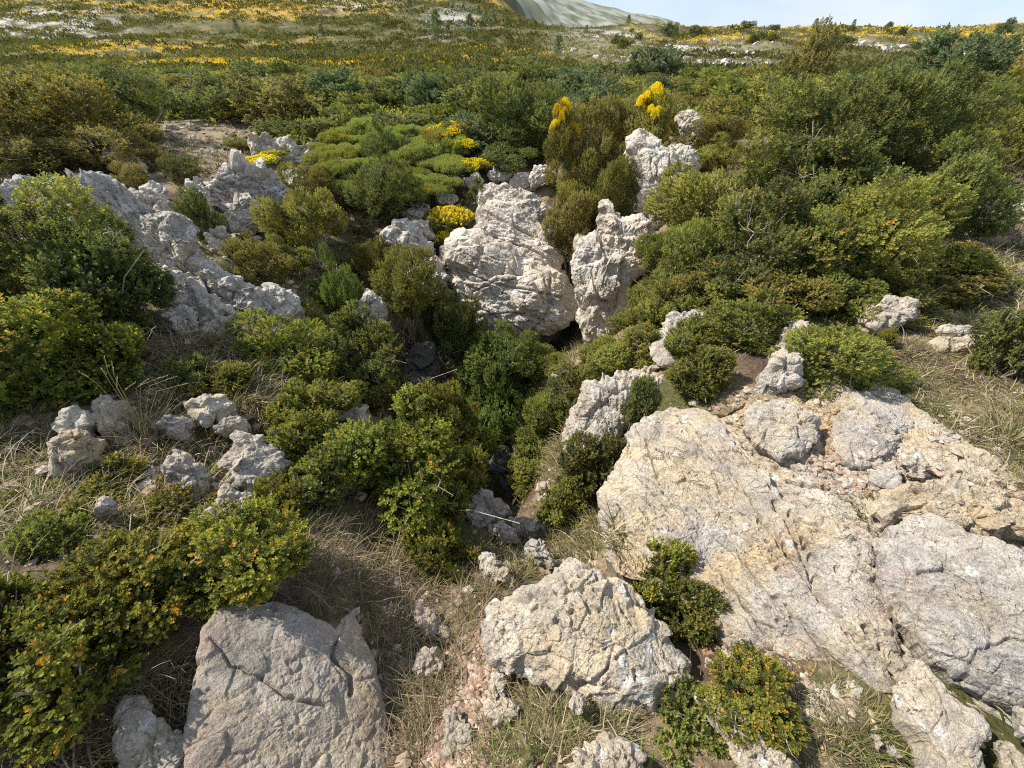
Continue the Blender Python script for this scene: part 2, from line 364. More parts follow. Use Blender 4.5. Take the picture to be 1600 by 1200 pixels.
def grow(pl, f): pl = np.array(pl, float); c = pl.mean(0); return c+(pl-c)*f
def rock(label, poly, mat='block', n=None, camw=.55, y=None, lift=0., th=None, back=None, det=1., face=.75, crack=.8, strata=None, cracks=(), pits=(), name='boulder', group=None, anchor=None, flat=2.6, res=1.75):
    """a closed stone: its outline lies in a plane through the ground where the stone sits; it bulges out of that plane on
    both sides and is then broken up by facets, cracks, solution ridges and pits"""
    poly = np.array(poly, float); _seed[0] += 17; sd = _seed[0]; ROCKPOLY.append(poly)
    a = poly; b = np.roll(poly, -1, 0); cr = a[:, 0]*b[:, 1]-b[:, 0]*a[:, 1]; A = cr.sum()/2
    cen = ((a+b)*cr[:, None]).sum(0)/(6*A)
    anc = anchor or (cen[0], cen[1]+.35*(poly[:, 1].max()-cen[1]))
    if y is not None: d = ray(*anc); P = CAM+d*(y/d[1])
    else: P = hit(*anc)
    P = CAM+(P-CAM)*(1-lift)
    if n is None:
        n = unit(unit(CAM-P)*camw+unit(gnormal(P[:1], P[1:2])[0]+np.array([0, 0, .6]))*(1-camw))
    else: n = unit(np.array(n, float))
    def toplane(q):
        d = ray(q[..., 0], q[..., 1]); t = ((P-CAM)@n)/(d@n); return CAM+d*t[..., None]
    cw = toplane(cen); pw = toplane(poly)
    e1 = np.array([1., 0, 0])-n*n[0]; e1 = unit(e1); e2 = np.cross(n, e1)
    uv = np.stack([(pw-cw)@e1, (pw-cw)@e2], -1)
    t_ref = (P-CAM)@np.array([0, cp, -sp])
    px_m = t_ref/(F*.64)                                     # metres per rendered pixel
    per = np.linalg.norm(uv-np.roll(uv, 1, 0), axis=1).sum()
    na_ = int(np.clip(per/(px_m*res), 40, 620)); th_ = np.arange(na_)*2*np.pi/na_-np.pi
    # polar outline
    rad = np.zeros(na_); p0 = uv; p1 = np.roll(uv, -1, 0); D = np.stack([np.cos(th_), np.sin(th_)], -1)
    for k in range(len(uv)):
        e = p1[k]-p0[k]; den = D[:, 0]*e[1]-D[:, 1]*e[0]; den = np.where(np.abs(den) < 1e-12, 1e-12, den)
        t = (p0[k][0]*e[1]-p0[k][1]*e[0])/den; s = (p0[k][0]*D[:, 1]-p0[k][1]*D[:, 0])/den
        ok = (t > 0) & (s >= -1e-6) & (s <= 1+1e-6); rad = np.where(ok, np.maximum(rad, t), rad)
    rad = np.where(rad <= 0, np.median(rad), rad)
    rad = rad*(1+.035*perlin(np.stack([np.cos(th_)*3.3, np.sin(th_)*3.3, 0*th_+sd], -1), sd)+.02*perlin(np.stack([np.cos(th_)*9, np.sin(th_)*9, 0*th_+sd], -1), sd)); k = max(1, na_//230); ker = np.ones(2*k+1)/(2*k+1); rad = np.convolve(np.concatenate([rad[-k:], rad, rad[:k]]), ker, 'valid')
    S = math.sqrt(abs(A))*t_ref/F*.56                         # mean radius
    hf = th if th is not None else S*.5
    hb = back if back is not None else S*.9
    nf = int(np.clip(rad.max()/(px_m*res)*1.15, 14, 300)); nb = max(8, nf//5)
    sf = (np.arange(1, nf+1)/nf)**.85; sb = 1-(np.arange(1, nb)/nb)**1.2
    s = np.concatenate([sf, sb]); zz = np.concatenate([hf*(1-sf**(flat+.8))**.5, -hb*(1-sb**2.2)**.5])
    R = s[:, None]*rad[None, :]
    L = np.stack([R*np.cos(th_), R*np.sin(th_), np.repeat(zz[:, None], na_, 1)], -1)
    L = np.concatenate([[[0, 0, hf]], L.reshape(-1, 3), [[0, 0, -hb]]])
    m = len(s); body = L[1:-1].reshape(m, na_, 3)
    def normals(B):
        du = np.roll(B, -1, 1)-np.roll(B, 1, 1); dv = np.gradient(B, axis=0); nn = np.cross(dv, du); return unit(nn)
    N = normals(body)
    if (N[:nf//2, :, 2].mean()) < 0: N = -N
    N = np.concatenate([[[0, 0, 1.]], N.reshape(-1, 3), [[0, 0, -1.]]])
    s_all = np.concatenate([[0], np.repeat(s, na_), [0]])
    off = np.array([sd*1.37, sd*.71, sd*.23]); LL = np.clip(t_ref/2.3, .55, 2.0)
    q = L/S+off; Wp = np.stack([perlin(q*1.7+k*9.1, sd) for k in range(3)], -1)
    def facets(c, sd_, wl, crk, cw_):
        f1, f2, vec, cid = worley(c, sd_); g = np.stack([((cid >> np.uint32(sft)) & np.uint32(255))/127.5-1 for sft in (0, 8, 16)], -1)
        return wl*((g*vec).sum(1)*1.15+.2*g[:, 0])*sstep(f2-f1, 0., .16), -crk*np.exp(-np.abs(f2-f1)/cw_)
    d = .07*S*fbm(q*1.1, 2, sd)
    fa, ck = facets(q*1.2+.3*Wp, sd+1, .30*S, .055*S, .032); d += face*fa+crack*ck
    cm = sstep(fbm(q*1.6+3, 2, sd+9), -.35, .15)
    fa, ck = facets(q*2.9+.45*Wp, sd+2, .11*S, .035*S, .035); d += (face*fa+crack*ck)*cm
    pa = L/LL+off; Wq = np.stack([perlin(pa*5+k*7.7, sd+51) for k in range(3)], -1)
    if strata is not None:
        gd = unit(np.array([strata[0], strata[1], strata[2]])); amp, fr = strata[3:5]
        ph = (pa@gd)*fr+1.0*perlin(pa*1.3, sd+31)+.35*perlin(pa*4, sd+32); fr_ = ph-np.floor(ph)
        d += LL*amp*(np.minimum(fr_**.8, (1-fr_)*9)-.5)*sstep(perlin(pa*1.9, sd+33), -.55, .1)
        pa2 = pa+gd*(pa@gd)[:, None]*1.4
    else: pa2 = pa
    rm = sstep(fbm(pa*1.5+7, 2, sd+3), -.3, .3)
    fa, ck = facets(pa2*6.5+.5*Wq, sd+10, .045*LL, .014*LL, .05); d += det*(fa+ck)*(.3+.7*rm)
    fa, ck = facets(pa2*17+.5*Wq, sd+11, .014*LL, .006*LL, .07); d += det*(fa+ck)*(.45+.55*(1-rm))
    d += det*LL*(.008*(ridged(pa2*6, 2, sd+4)-.4)*(.3+.7*rm)+.006*(ridged(pa2*21, 3, sd+5)-.5)+.003*fbm(pa*70, 2, sd+6))
    pit = np.clip(perlin(pa*24, sd+7)-.22, 0, 1)*sstep(perlin(pa*4, sd+8), 0., .35); d -= det*LL*.09*pit
    for cpoly in cracks:                                      # cracks seen in the photo
        cq = toplane(np.array(cpoly[1:], float)); cu = np.stack([(cq-cw)@e1, (cq-cw)@e2], -1); best = np.full(len(L), 9.)
        jit = .01*np.stack([perlin(L*25, sd+41), perlin(L*25, sd+42)], -1)
        for k in range(len(cu)-1):
            ab = cu[k+1]-cu[k]; ap = L[:, :2]+jit-cu[k]; tt = np.clip((ap@ab)/(ab@ab+1e-12), 0, 1)
            best = np.minimum(best, np.linalg.norm(ap-tt[:, None]*ab, axis=1))
        w = cpoly[0]; d -= np.where(L[:, 2] > 0, w*3.2*np.exp(-(best/w)**2), 0)
    for px_, py_, pr_ in pits:                                # solution hollows seen in the photo
        c0 = toplane(np.array([px_, py_], float)); c0 = np.array([(c0-cw)@e1, (c0-cw)@e2]); rr_ = pr_*t_ref/F*.8
        dd_ = np.linalg.norm((L[:, :2]-c0+.5*rr_*np.stack([perlin(L*40, sd+61), perlin(L*40, sd+62)], -1))*np.array([1., .75]), axis=1)
        d -= np.where(L[:, 2] > 0, 1.6*rr_*(1-sstep(dd_, .45*rr_, rr_)), 0)
    d *= np.where(L[:, 2] < -.2*hb, .6, 1.)
    L = L+N*d[:, None]
    Wd = cw+L[:, :1]*e1+L[:, 1:2]*e2+L[:, 2:]*n
    ii = np.arange(m*na_).reshape(m, na_)+1; nx = np.roll(ii, -1, 1)
    Fq = np.stack([ii[:-1], ii[1:], nx[1:], nx[:-1]], -1).reshape(-1, 4)
    top = np.stack([np.zeros(na_, int), ii[0], nx[0]], -1); bot = np.stack([np.full(na_, len(L)-1), nx[-1], ii[-1]], -1)
    o = mk(name, Wd, [Fq, top, bot], RM[mat], smooth=False, loc=tuple(cw))
    return tag(o, label, 'boulder' if name == 'boulder' else ('flat rock' if name == 'flat_rock' else 'stone'), group)

B, SL, ST = 'boulder', 'flat_rock', 'stone'
# --- bottom edge
rock('big smooth pinkish grey slab in shade at the bottom left, crossed by a long crack', [(316,985),(345,952),(390,940),(430,936),(470,952),(520,982),(530,985),(536,966),(550,960),(572,984),(585,1030),(600,1070),(615,1118),(624,1200),(626,1300),(330,1300),(290,1220),(288,1100),(306,1040)], 'shade', n=(.55,.04,1), th=.05, back=.35, det=.42, face=.12, crack=.15, name=SL, anchor=(450,1090), lift=.07,
     cracks=[(.006,(327,1002),(364,1046),(408,1067),(445,1097),(506,1107)),(.010,(532,975),(520,1010),(518,1030),(545,1060),(548,1085))])
rock('pointed pale rock tip poking out of dry grass in the bottom left corner', [(195,1090),(212,1088),(243,1120),(297,1145),(324,1172),(352,1235),(340,1290),(190,1290),(180,1165)], 'block', th=.035, lift=.03, face=.4, det=.7, flat=3.6, anchor=(260,1190))
rock('rounded cream boulder spotted with black and white lichen at the bottom centre', [(754,1000),(763,959),(790,935),(803,925),(812,909),(842,903),(878,884),(908,880),(937,893),(974,914),(998,941),(1032,971),(1055,1015),(1082,1055),(1085,1092),(1045,1112),(990,1120),(930,1105),(870,1080),(800,1050),(765,1030)], 'lichen', n=(-.05,-.42,1), th=.17, back=.35, lift=.06, det=.8, face=.35, crack=.4, anchor=(900,1000), flat=2.2)
rock('small white stone standing alone in shaded grass', [(645,1050),(648,1022),(668,1006),(686,1018),(690,1052),(668,1060)], 'block', name=ST, lift=.03)
rock('tilted grey stone under the yellowish shrub in the gully', [(646,952),(658,940),(676,950),(700,989),(700,1004),(675,1001),(651,977)], 'shade', name=ST, lift=.02)
rock('flat mauve stone half buried in reddish gravel', [(692,1160),(698,1112),(712,1100),(727,1122),(738,1152),(727,1176),(702,1176)], 'shade', th=.02, name=ST, lift=.015)
rock('pale rock cut by the bottom edge, left of the green shrub', [(885,1215),(899,1183),(925,1158),(948,1150),(975,1165),(1001,1183),(1010,1250),(960,1290),(895,1280)], 'lichen', th=.1, lift=.04, anchor=(945,1200))
rock('long narrow rock with rusty flank running under the orange shrub', [(1082,1085),(1096,1078),(1113,1079),(1136,1098),(1170,1116),(1204,1150),(1246,1218),(1262,1270),(1200,1280),(1172,1235),(1150,1182),(1125,1145),(1094,1114)], 'lichen', n=(-.2,-.2,1), th=.08, lift=.03, anchor=(1165,1150))
rock('small knobbly stone beside moss left of the spotted boulder', [(762,1072),(769,1052),(786,1049),(796,1066),(790,1088),(771,1094)], 'lichen', name=ST, lift=.03)
rock('small pinkish stone below the knobbly one at the gravel edge', [(763,1102),(776,1091),(800,1098),(808,1114),(799,1134),(774,1136)], 'warm', name=ST, lift=.03)
rock('little pink triangular stone leaning in the grass tuft below the spotted boulder', [(888,1102),(893,1084),(905,1081),(914,1105),(904,1119)], 'warm', name=ST, lift=.05)
# --- the right slabs
SHEET = rock('broad weathered bedrock sheet under the slabs that covers the right foreground', [(944,820),(960,760),(985,690),(1050,642),(1110,636),(1200,614),(1290,602),(1390,606),(1450,660),(1540,715),(1640,780),(1780,900),(1760,1290),(1470,1290),(1400,1130),(1330,1100),(1240,1080),(1150,1040),(1040,930),(960,900)], 'warm', n=(-.13,-.02,1), y=1.035, anchor=(1350,840), th=.04, back=.5, det=.9, face=.10, crack=.5, strata=(.75,.62,.1,.014,10.), name=SL, flat=4.5, res=1.8,
     cracks=[(.012,(1280,660),(1284,720)),(.012,(1360,850),(1330,800),(1290,770),(1230,760)),(.012,(1365,900),(1410,1000),(1440,1040),(1500,1110),(1560,1180)),(.008,(1150,700),(1230,720),(1300,750)),(.01,(1420,730),(1480,760),(1600,770))])
ROCKPOLY.pop()
from mathutils.bvhtree import BVHTree
from mathutils import Vector
_loc = np.array(SHEET.location); SHEET_BVH = BVHTree.FromPolygons([tuple(v.co) for v in SHEET.data.vertices], [tuple(f.vertices) for f in SHEET.data.polygons])
def drop(P):
    """lift points that lie under the bedrock sheet onto its surface"""
    P = np.array(P)
    for k in range(len(P)):
        if .3 < P[k, 0] < 3.2 and -.2 < P[k, 1] < 2.6:
            h = SHEET_BVH.ray_cast(Vector(P[k]-_loc)+Vector((0, 0, .6)), Vector((0, 0, -1)), .62)
            if h[0] is not None: P[k, 2] = h[0][2]+_loc[2]
    return P
rock('huge ochre and grey bedrock slab sloping into the pit on the right', [(982,682),(1000,655),(1050,638),(1092,640),(1120,660),(1152,690),(1200,730),(1232,790),(1284,813),(1334,848),(1360,885),(1380,940),(1408,1000),(1416,1032),(1412,1110),(1370,1110),(1335,1090),(1290,1075),(1220,1065),(1150,1040),(1110,1000),(1070,960),(1030,930),(960,905),(940,872),(937,810),(954,760),(965,720)], 'warm', n=(-.33,-.10,1), y=1.12, anchor=(1150,830), th=.12, back=.8, det=.6, face=.14, crack=.25, strata=(.75,.62,.1,.021,11.), name=SL, flat=3.4, res=1.6,
     cracks=[(.008,(1225,960),(1290,1040),(1350,1090)),(.010,(1210,800),(1250,880),(1270,940),(1330,1010),(1400,1060)),(.006,(1090,690),(1150,760),(1190,830),(1260,930),(1350,1050)),(.006,(1000,760),(1090,870),(1200,1010)),(.008,(1130,668),(1180,740),(1225,800)),(.006,(1060,660),(1110,740),(1130,800)),(.006,(1010,700),(1040,790),(1100,850))],
     pits=[(1232,815,7),(1242,832,8),(1222,868,6),(1226,882,7),(1258,868,9),(1264,888,8),(1270,918,9),(1211,905,6),(1346,998,8),(1185,830,6),(1250,795,9),(1238,775,8),(1215,760,7),(1142,826,5),(1150,850,4),(1112,880,4),(1300,905,5),(1262,846,5),(1248,858,5),(1205,885,4),(1195,860,4),(1370,1020,5)])
rock('pitted grey bedrock hump below the round green shrub', [(1158,672),(1170,646),(1215,624),(1250,634),(1281,655),(1278,692),(1250,712),(1219,720),(1186,700)], 'slab', camw=.15, th=.05, lift=.045, flat=3.6, face=.4, det=.8, name=B)
rock('cracked whitish outcrop right of the leaf filled cleft', [(1294,692),(1302,656),(1321,622),(1357,617),(1386,632),(1420,650),(1428,672),(1400,690),(1397,706),(1366,730),(1330,735),(1308,712)], 'slab', camw=.15, th=.05, lift=.045, flat=3.6, face=.4, det=.8, name=B)
rock('small hummocky rock in the stony patch under the whitish outcrop', [(1353,752),(1370,730),(1400,724),(1410,750),(1387,766)], 'slab', camw=.3, lift=.04, name=ST)
rock('jagged white rock right of the hummocky one in dry soil', [(1408,722),(1430,708),(1452,725),(1447,747),(1420,752)], 'slab', camw=.3, lift=.04, name=ST)
rock('flat cream stone lying in dry grass near the right edge', [(1488,706),(1520,700),(1562,730),(1542,742),(1500,732)], 'warm', camw=.2, th=.03, name=ST, lift=.04)
rock('low broken slab with pale ledges above the largest grey slab', [(1363,792),(1400,760),(1450,750),(1500,764),(1560,768),(1605,800),(1610,842),(1540,832),(1480,822),(1420,818),(1380,812)], 'warm', n=(-.1,-.15,1), th=.07, name=SL, lift=.05)
rock('large grey fissured slab filling the right edge', [(1362,862),(1379,830),(1424,808),(1466,815),(1518,835),(1568,869),(1625,900),(1690,960),(1740,1060),(1680,1115),(1582,1120),(1540,1103),(1495,1072),(1463,1038),(1439,1010),(1426,983),(1396,949),(1375,905)], 'slab', n=(-.14,-.12,1), anchor=(1520,960), th=.10, back=.35, lift=.07, det=.6, face=.28, crack=.7, strata=(.7,.7,.1,.012,11.), name=SL, flat=3.2,
     cracks=[(.008,(1420,905),(1460,905),(1490,925)),(.006,(1490,1075),(1500,1030),(1560,1010),(1640,1020)),(.005,(1530,1000),(1480,940),(1440,870))])
rock('smooth ochre slab below the mossy channel at the lower right', [(1410,1038),(1430,1024),(1459,1062),(1486,1086),(1514,1113),(1543,1144),(1534,1175),(1545,1290),(1470,1290),(1440,1165),(1405,1126),(1408,1070)], 'warm', n=(-.12,-.15,1), anchor=(1475,1140), th=.05, lift=.055, det=.7, face=.4, crack=.3, name=SL)
rock('upright little grey stone in the grass left of the oval one', [(1361,1147),(1374,1149),(1381,1166),(1369,1170)], 'slab', name=ST, lift=.02)
rock('oval grey stone lying in grass at the lower right', [(1381,1166),(1395,1159),(1413,1180),(1408,1194),(1391,1187)], 'slab', name=ST, lift=.02)
rock('squarish pale stone on the bottom edge below the ochre slab', [(1439,1192),(1459,1183),(1477,1189),(1478,1218),(1445,1222)], 'slab', name=ST, lift=.02)
rock('long pointed grey stone in the bottom right corner', [(1553,1162),(1572,1157),(1600,1188),(1632,1250),(1600,1280),(1572,1232)], 'slab', th=.05, lift=.03, name=ST)
rock('rounded grey block on the right edge above the corner stone', [(1580,1112),(1610,1104),(1650,1140),(1640,1185),(1590,1155)], 'slab', th=.06, lift=.04)
for lab, pl in [('leaning rounded rock with a bare bleached branch on top', [(1203,567),(1211,545),(1239,514),(1262,524),(1271,540),(1250,557),(1219,568)]),
                ('grey faceted rock left of the round green shrub', [(1185,604),(1199,578),(1225,558),(1244,570),(1246,602),(1215,620),(1190,616)]),
                ('dark streaked rock at the foot of the thicket above the round shrub', [(1331,502),(1346,484),(1381,472),(1411,478),(1428,496),(1397,510),(1374,517),(1352,520)]),
                ('grey egg shaped rock at the foot of the shrub on the right edge', [(1529,562),(1538,546),(1560,543),(1577,560),(1567,574),(1540,573)])]:
    rock(lab, grow(pl, 1.18), 'slab', lift=.02, th=.12, flat=3.2)
rock('flat pinkish slab in grass beside the egg shaped rock', [(1450,541),(1470,531),(1510,529),(1549,532),(1532,546),(1490,555),(1463,552)], 'warm', camw=.2, th=.06, name=SL, lift=.01)
rock('thin pale slab sunk in green grass above the pinkish slab', [(1454,522),(1475,514),(1512,513),(1520,519),(1490,525),(1465,527)], 'block', camw=.2, th=.04, name=SL, lift=.01)
rock('white rock in dry grass on the far right edge beside the thicket', [(1562,325),(1575,312),(1605,306),(1630,325),(1600,345),(1572,345)], 'block', lift=.01)
rock('leaning pale block with a small dark shrub below its right side', [(882,726),(882,697),(890,667),(893,646),(907,616),(920,599),(959,588),(965,576),(982,577),(1010,574),(1037,595),(1056,633),(1032,645),(1004,660),(984,680),(972,705),(948,720),(920,740),(894,745)], 'block', y=2.45, anchor=(960,650), n=(-.35,-.75,.75), th=.28, back=.6, face=.4, flat=3.2, strata=(.9,.2,.1,.015,6.), det=.8)
rock('tall grey rock half hidden by shrubs above the leaning block', grow([(1017,562),(1033,535),(1058,505),(1080,497),(1103,504),(1110,535),(1090,565),(1052,590),(1025,582)], 1.2), 'slab', y=2.95, anchor=(1060,550), th=.2)
# --- rocks on the near lip of the pit
for lab, pl in [('low grey rock right of the yellowish shrub on the pit lip', [(722,815),(735,785),(752,772),(785,783),(803,800),(782,815),(745,835)]),
                ('long smooth rock sloping into the pit beside dry grass', [(761,822),(783,818),(809,837),(809,852),(786,851),(764,837)]),
                ('oval white rock at the pit lip above the spotted boulder', [(818,852),(844,849),(869,884),(866,896),(840,886),(822,868)]),
                ('crooked grey rock in grass left of the oval white one', [(747,868),(766,865),(785,888),(810,915),(801,925),(776,917),(751,893)]),
                ('blocky rock at the back of the pit lip', [(791,812),(823,810),(847,834),(836,848),(808,838)])]:
    rock(lab, pl, 'slab', lift=.03, th=.1)
rock('broken pale rock between shrubs on the left lip', [(489,616),(512,613),(539,622),(554,639),(570,649),(570,667),(557,672),(540,666),(520,668),(499,655)], 'block', th=.14, lift=.03)
# --- near left stones
for lab, pl, kw in [('upper of two touching pale rocks left of the tall grass tuft', [(92,660),(105,640),(122,635),(138,647),(149,665),(141,680),(115,682),(97,675)], {}),
                ('lower broad rock with yellow stain left of the tall grass tuft', [(76,722),(84,692),(110,675),(140,673),(157,690),(162,712),(150,728),(120,742),(92,740)], {'mat': 'warm'}),
                ('knobbly white rock with dark hollows touching the tall grass tuft', [(140,632),(155,620),(172,625),(195,634),(210,648),(199,672),(188,683),(165,688),(149,670),(142,650)], {}),
                ('small grey notched rock in straw right of the grass tuft', [(243,666),(249,655),(270,650),(279,657),(298,657),(301,669),(286,688),(268,681),(254,678)], {}),
                ('wide pitted rock behind the near left stones', [(284,633),(298,624),(315,617),(330,621),(350,620),(369,634),(374,650),(355,655),(325,661),(299,652)], {}),
                ('triangular pointed rock standing in dry grass', [(253,742),(274,703),(286,709),(312,742),(328,772),(312,795),(285,790),(273,767)], {}),
                ('big split rock with a shaded right face among near left stones', [(353,707),(364,684),(392,678),(408,683),(411,694),(436,704),(457,725),(450,742),(422,758),(388,772),(369,765),(353,742)], {}),
                ('mauve low rock behind the big split rock', [(330,673),(350,659),(378,655),(394,670),(381,682),(350,685)], {'mat': 'shade'}),
                ('horned pale rock with two points above the orange tipped shrub', [(306,817),(334,790),(351,761),(367,769),(382,769),(399,785),(392,810),(380,828),(358,820),(333,815)], {'mat': 'warm'}),
                ('small grey rock tip in grass left of the horned rock', [(140,810),(165,786),(187,800),(162,816)], {})]:
    kw = dict(kw); rock(lab, pl, kw.pop('mat', 'block'), lift=.035, th=.11, camw=.6, **kw)
# --- left flank of the pit
rock('long broken limestone ledge running down the left rim into the pit', [(100,300),(150,282),(215,308),(268,345),(306,400),(345,440),(400,462),(455,478),(463,512),(440,536),(380,524),(300,522),(240,485),(212,425),(175,388),(120,352)], 'grey', camw=.6, th=.16, back=.6, lift=.0, face=1.3, crack=1.6, det=1.5, flat=3., strata=(.5,.8,.3,.03,5.))
rock('stepped rock face of the left wall under the brown clearing', [(285,298),(300,274),(350,260),(395,262),(436,268),(470,290),(440,315),(402,360),(362,394),(325,386),(300,346)], 'grey', camw=.75, th=.16, back=.6, lift=.0, face=1.3, crack=1.6, det=1.5, flat=3., strata=(.3,.9,.3,.04,4.))
rock('low rocky rim under the small yellow cushions', [(385,222),(415,212),(455,216),(482,240),(500,225),(510,240),(480,268),(430,262),(398,248)], 'pale', camw=.6, th=.12, back=.5, lift=.0, flat=3.)
ROCKPOLY.pop(); ROCKPOLY.pop()
for lab, pl, mat, kw in [
    ('broad white weathered outcrop cut by the left edge', [(-14,312),(11,298),(28,285),(56,280),(79,283),(92,306),(84,317),(64,323),(36,328),(11,336),(-14,332)], 'grey', {}),
    ('long grey outcrop behind the big left shrub', [(64,318),(71,311),(90,315),(105,324),(122,324),(142,331),(162,347),(167,360),(165,374),(139,368),(118,362),(94,352),(68,346)], 'grey', {}),
    ('sharp pointed grey rock rising from brown grass', [(134,288),(146,272),(157,277),(172,295),(188,316),(195,331),(188,345),(174,338),(155,318),(142,303)], 'grey', {}),
    ('large whaleback rock sloping down towards the pit on the left', [(190,333),(198,315),(212,314),(244,330),(263,349),(283,377),(300,400),(302,421),(281,417),(259,402),(234,398),(197,393),(182,381),(187,356)], 'pale', {'th': .35}),
    ('rough grey boulder right of the big left shrub', [(214,427),(229,417),(263,421),(278,437),(290,454),(289,476),(263,492),(249,483),(234,455)], 'grey', {'lift': .03}),
    ('buff rock below the yellow flowered cushion on the left rim', [(288,468),(314,456),(338,470),(356,491),(353,510),(331,518),(302,500)], 'pale', {'lift': .02}),
    ('pale flat rock left of the buff rock', [(261,492),(287,483),(306,501),(306,520),(277,518)], 'pale', {}),
    ('small rounded rock on the rim above the yellow green shrub', [(319,516),(337,498),(364,500),(377,508),(360,521),(337,529)], 'pale', {'lift': .02}),
    ('dark crumbling rock wall under a shrub on the left of the pit', [(335,453),(364,450),(398,472),(422,463),(449,477),(461,498),(451,529),(422,524),(388,514),(356,498),(339,469)], 'grey', {'th': .3}),
    ('grey ledge below the brown shrubs at the upper left', [(118,220),(152,225),(178,232),(182,250),(160,252),(140,246)], 'grey', {}),
    ('rounded grey boulder at the end of the upper left ledge', [(176,236),(190,232),(217,252),(228,270),(217,283),(189,276),(174,250)], 'grey', {}),
    ('cracked block with a white top in the left wall', [(335,281),(348,266),(375,264),(387,297),(377,313),(354,317),(339,298)], 'pale', {}),
    ('dark jointed rock left of the cracked block', [(292,291),(317,296),(336,321),(326,345),(298,338),(288,311)], 'grey', {'th': .3}),
    ('lower jagged block under the cracked one in the left wall', [(356,322),(388,306),(400,324),(397,357),(371,368),(352,342)], 'pale', {}),
    ('small split stones at the base of the left wall', [(325,369),(344,357),(360,368),(360,387),(335,391)], 'grey', {}),
    ('pink tinged upright slab between grass and shrub in the left wall', [(396,270),(418,266),(432,290),(422,315),(400,304)], 'pale', {}),
    ('pale rock beside the small shrub right of the pink slab', [(437,272),(462,265),(484,285),(470,302),(446,299)], 'pale', {}),
    ('dark narrow rock beside the shrubs in the upper left gully', [(217,298),(236,286),(259,304),(262,336),(236,328)], 'grey', {}),
    ('whitish rim stone left of the small yellow cushions', [(389,220),(415,215),(432,236),(402,246)], 'pale', {}),
    ('whitish rim stone right of the small yellow cushions', [(433,223),(452,220),(464,243),(446,254)], 'pale', {}),
    ('white stone at the left end of the green cushion bank', [(477,236),(496,218),(508,223),(504,240)], 'pale', {})]:
    rock(lab, grow(pl, 1.16), mat, **{'lift': .03, 'camw': .65, 'flat': 3.2, 'face': 1.1, 'crack': 1.4, 'det': 1.3, **kw})
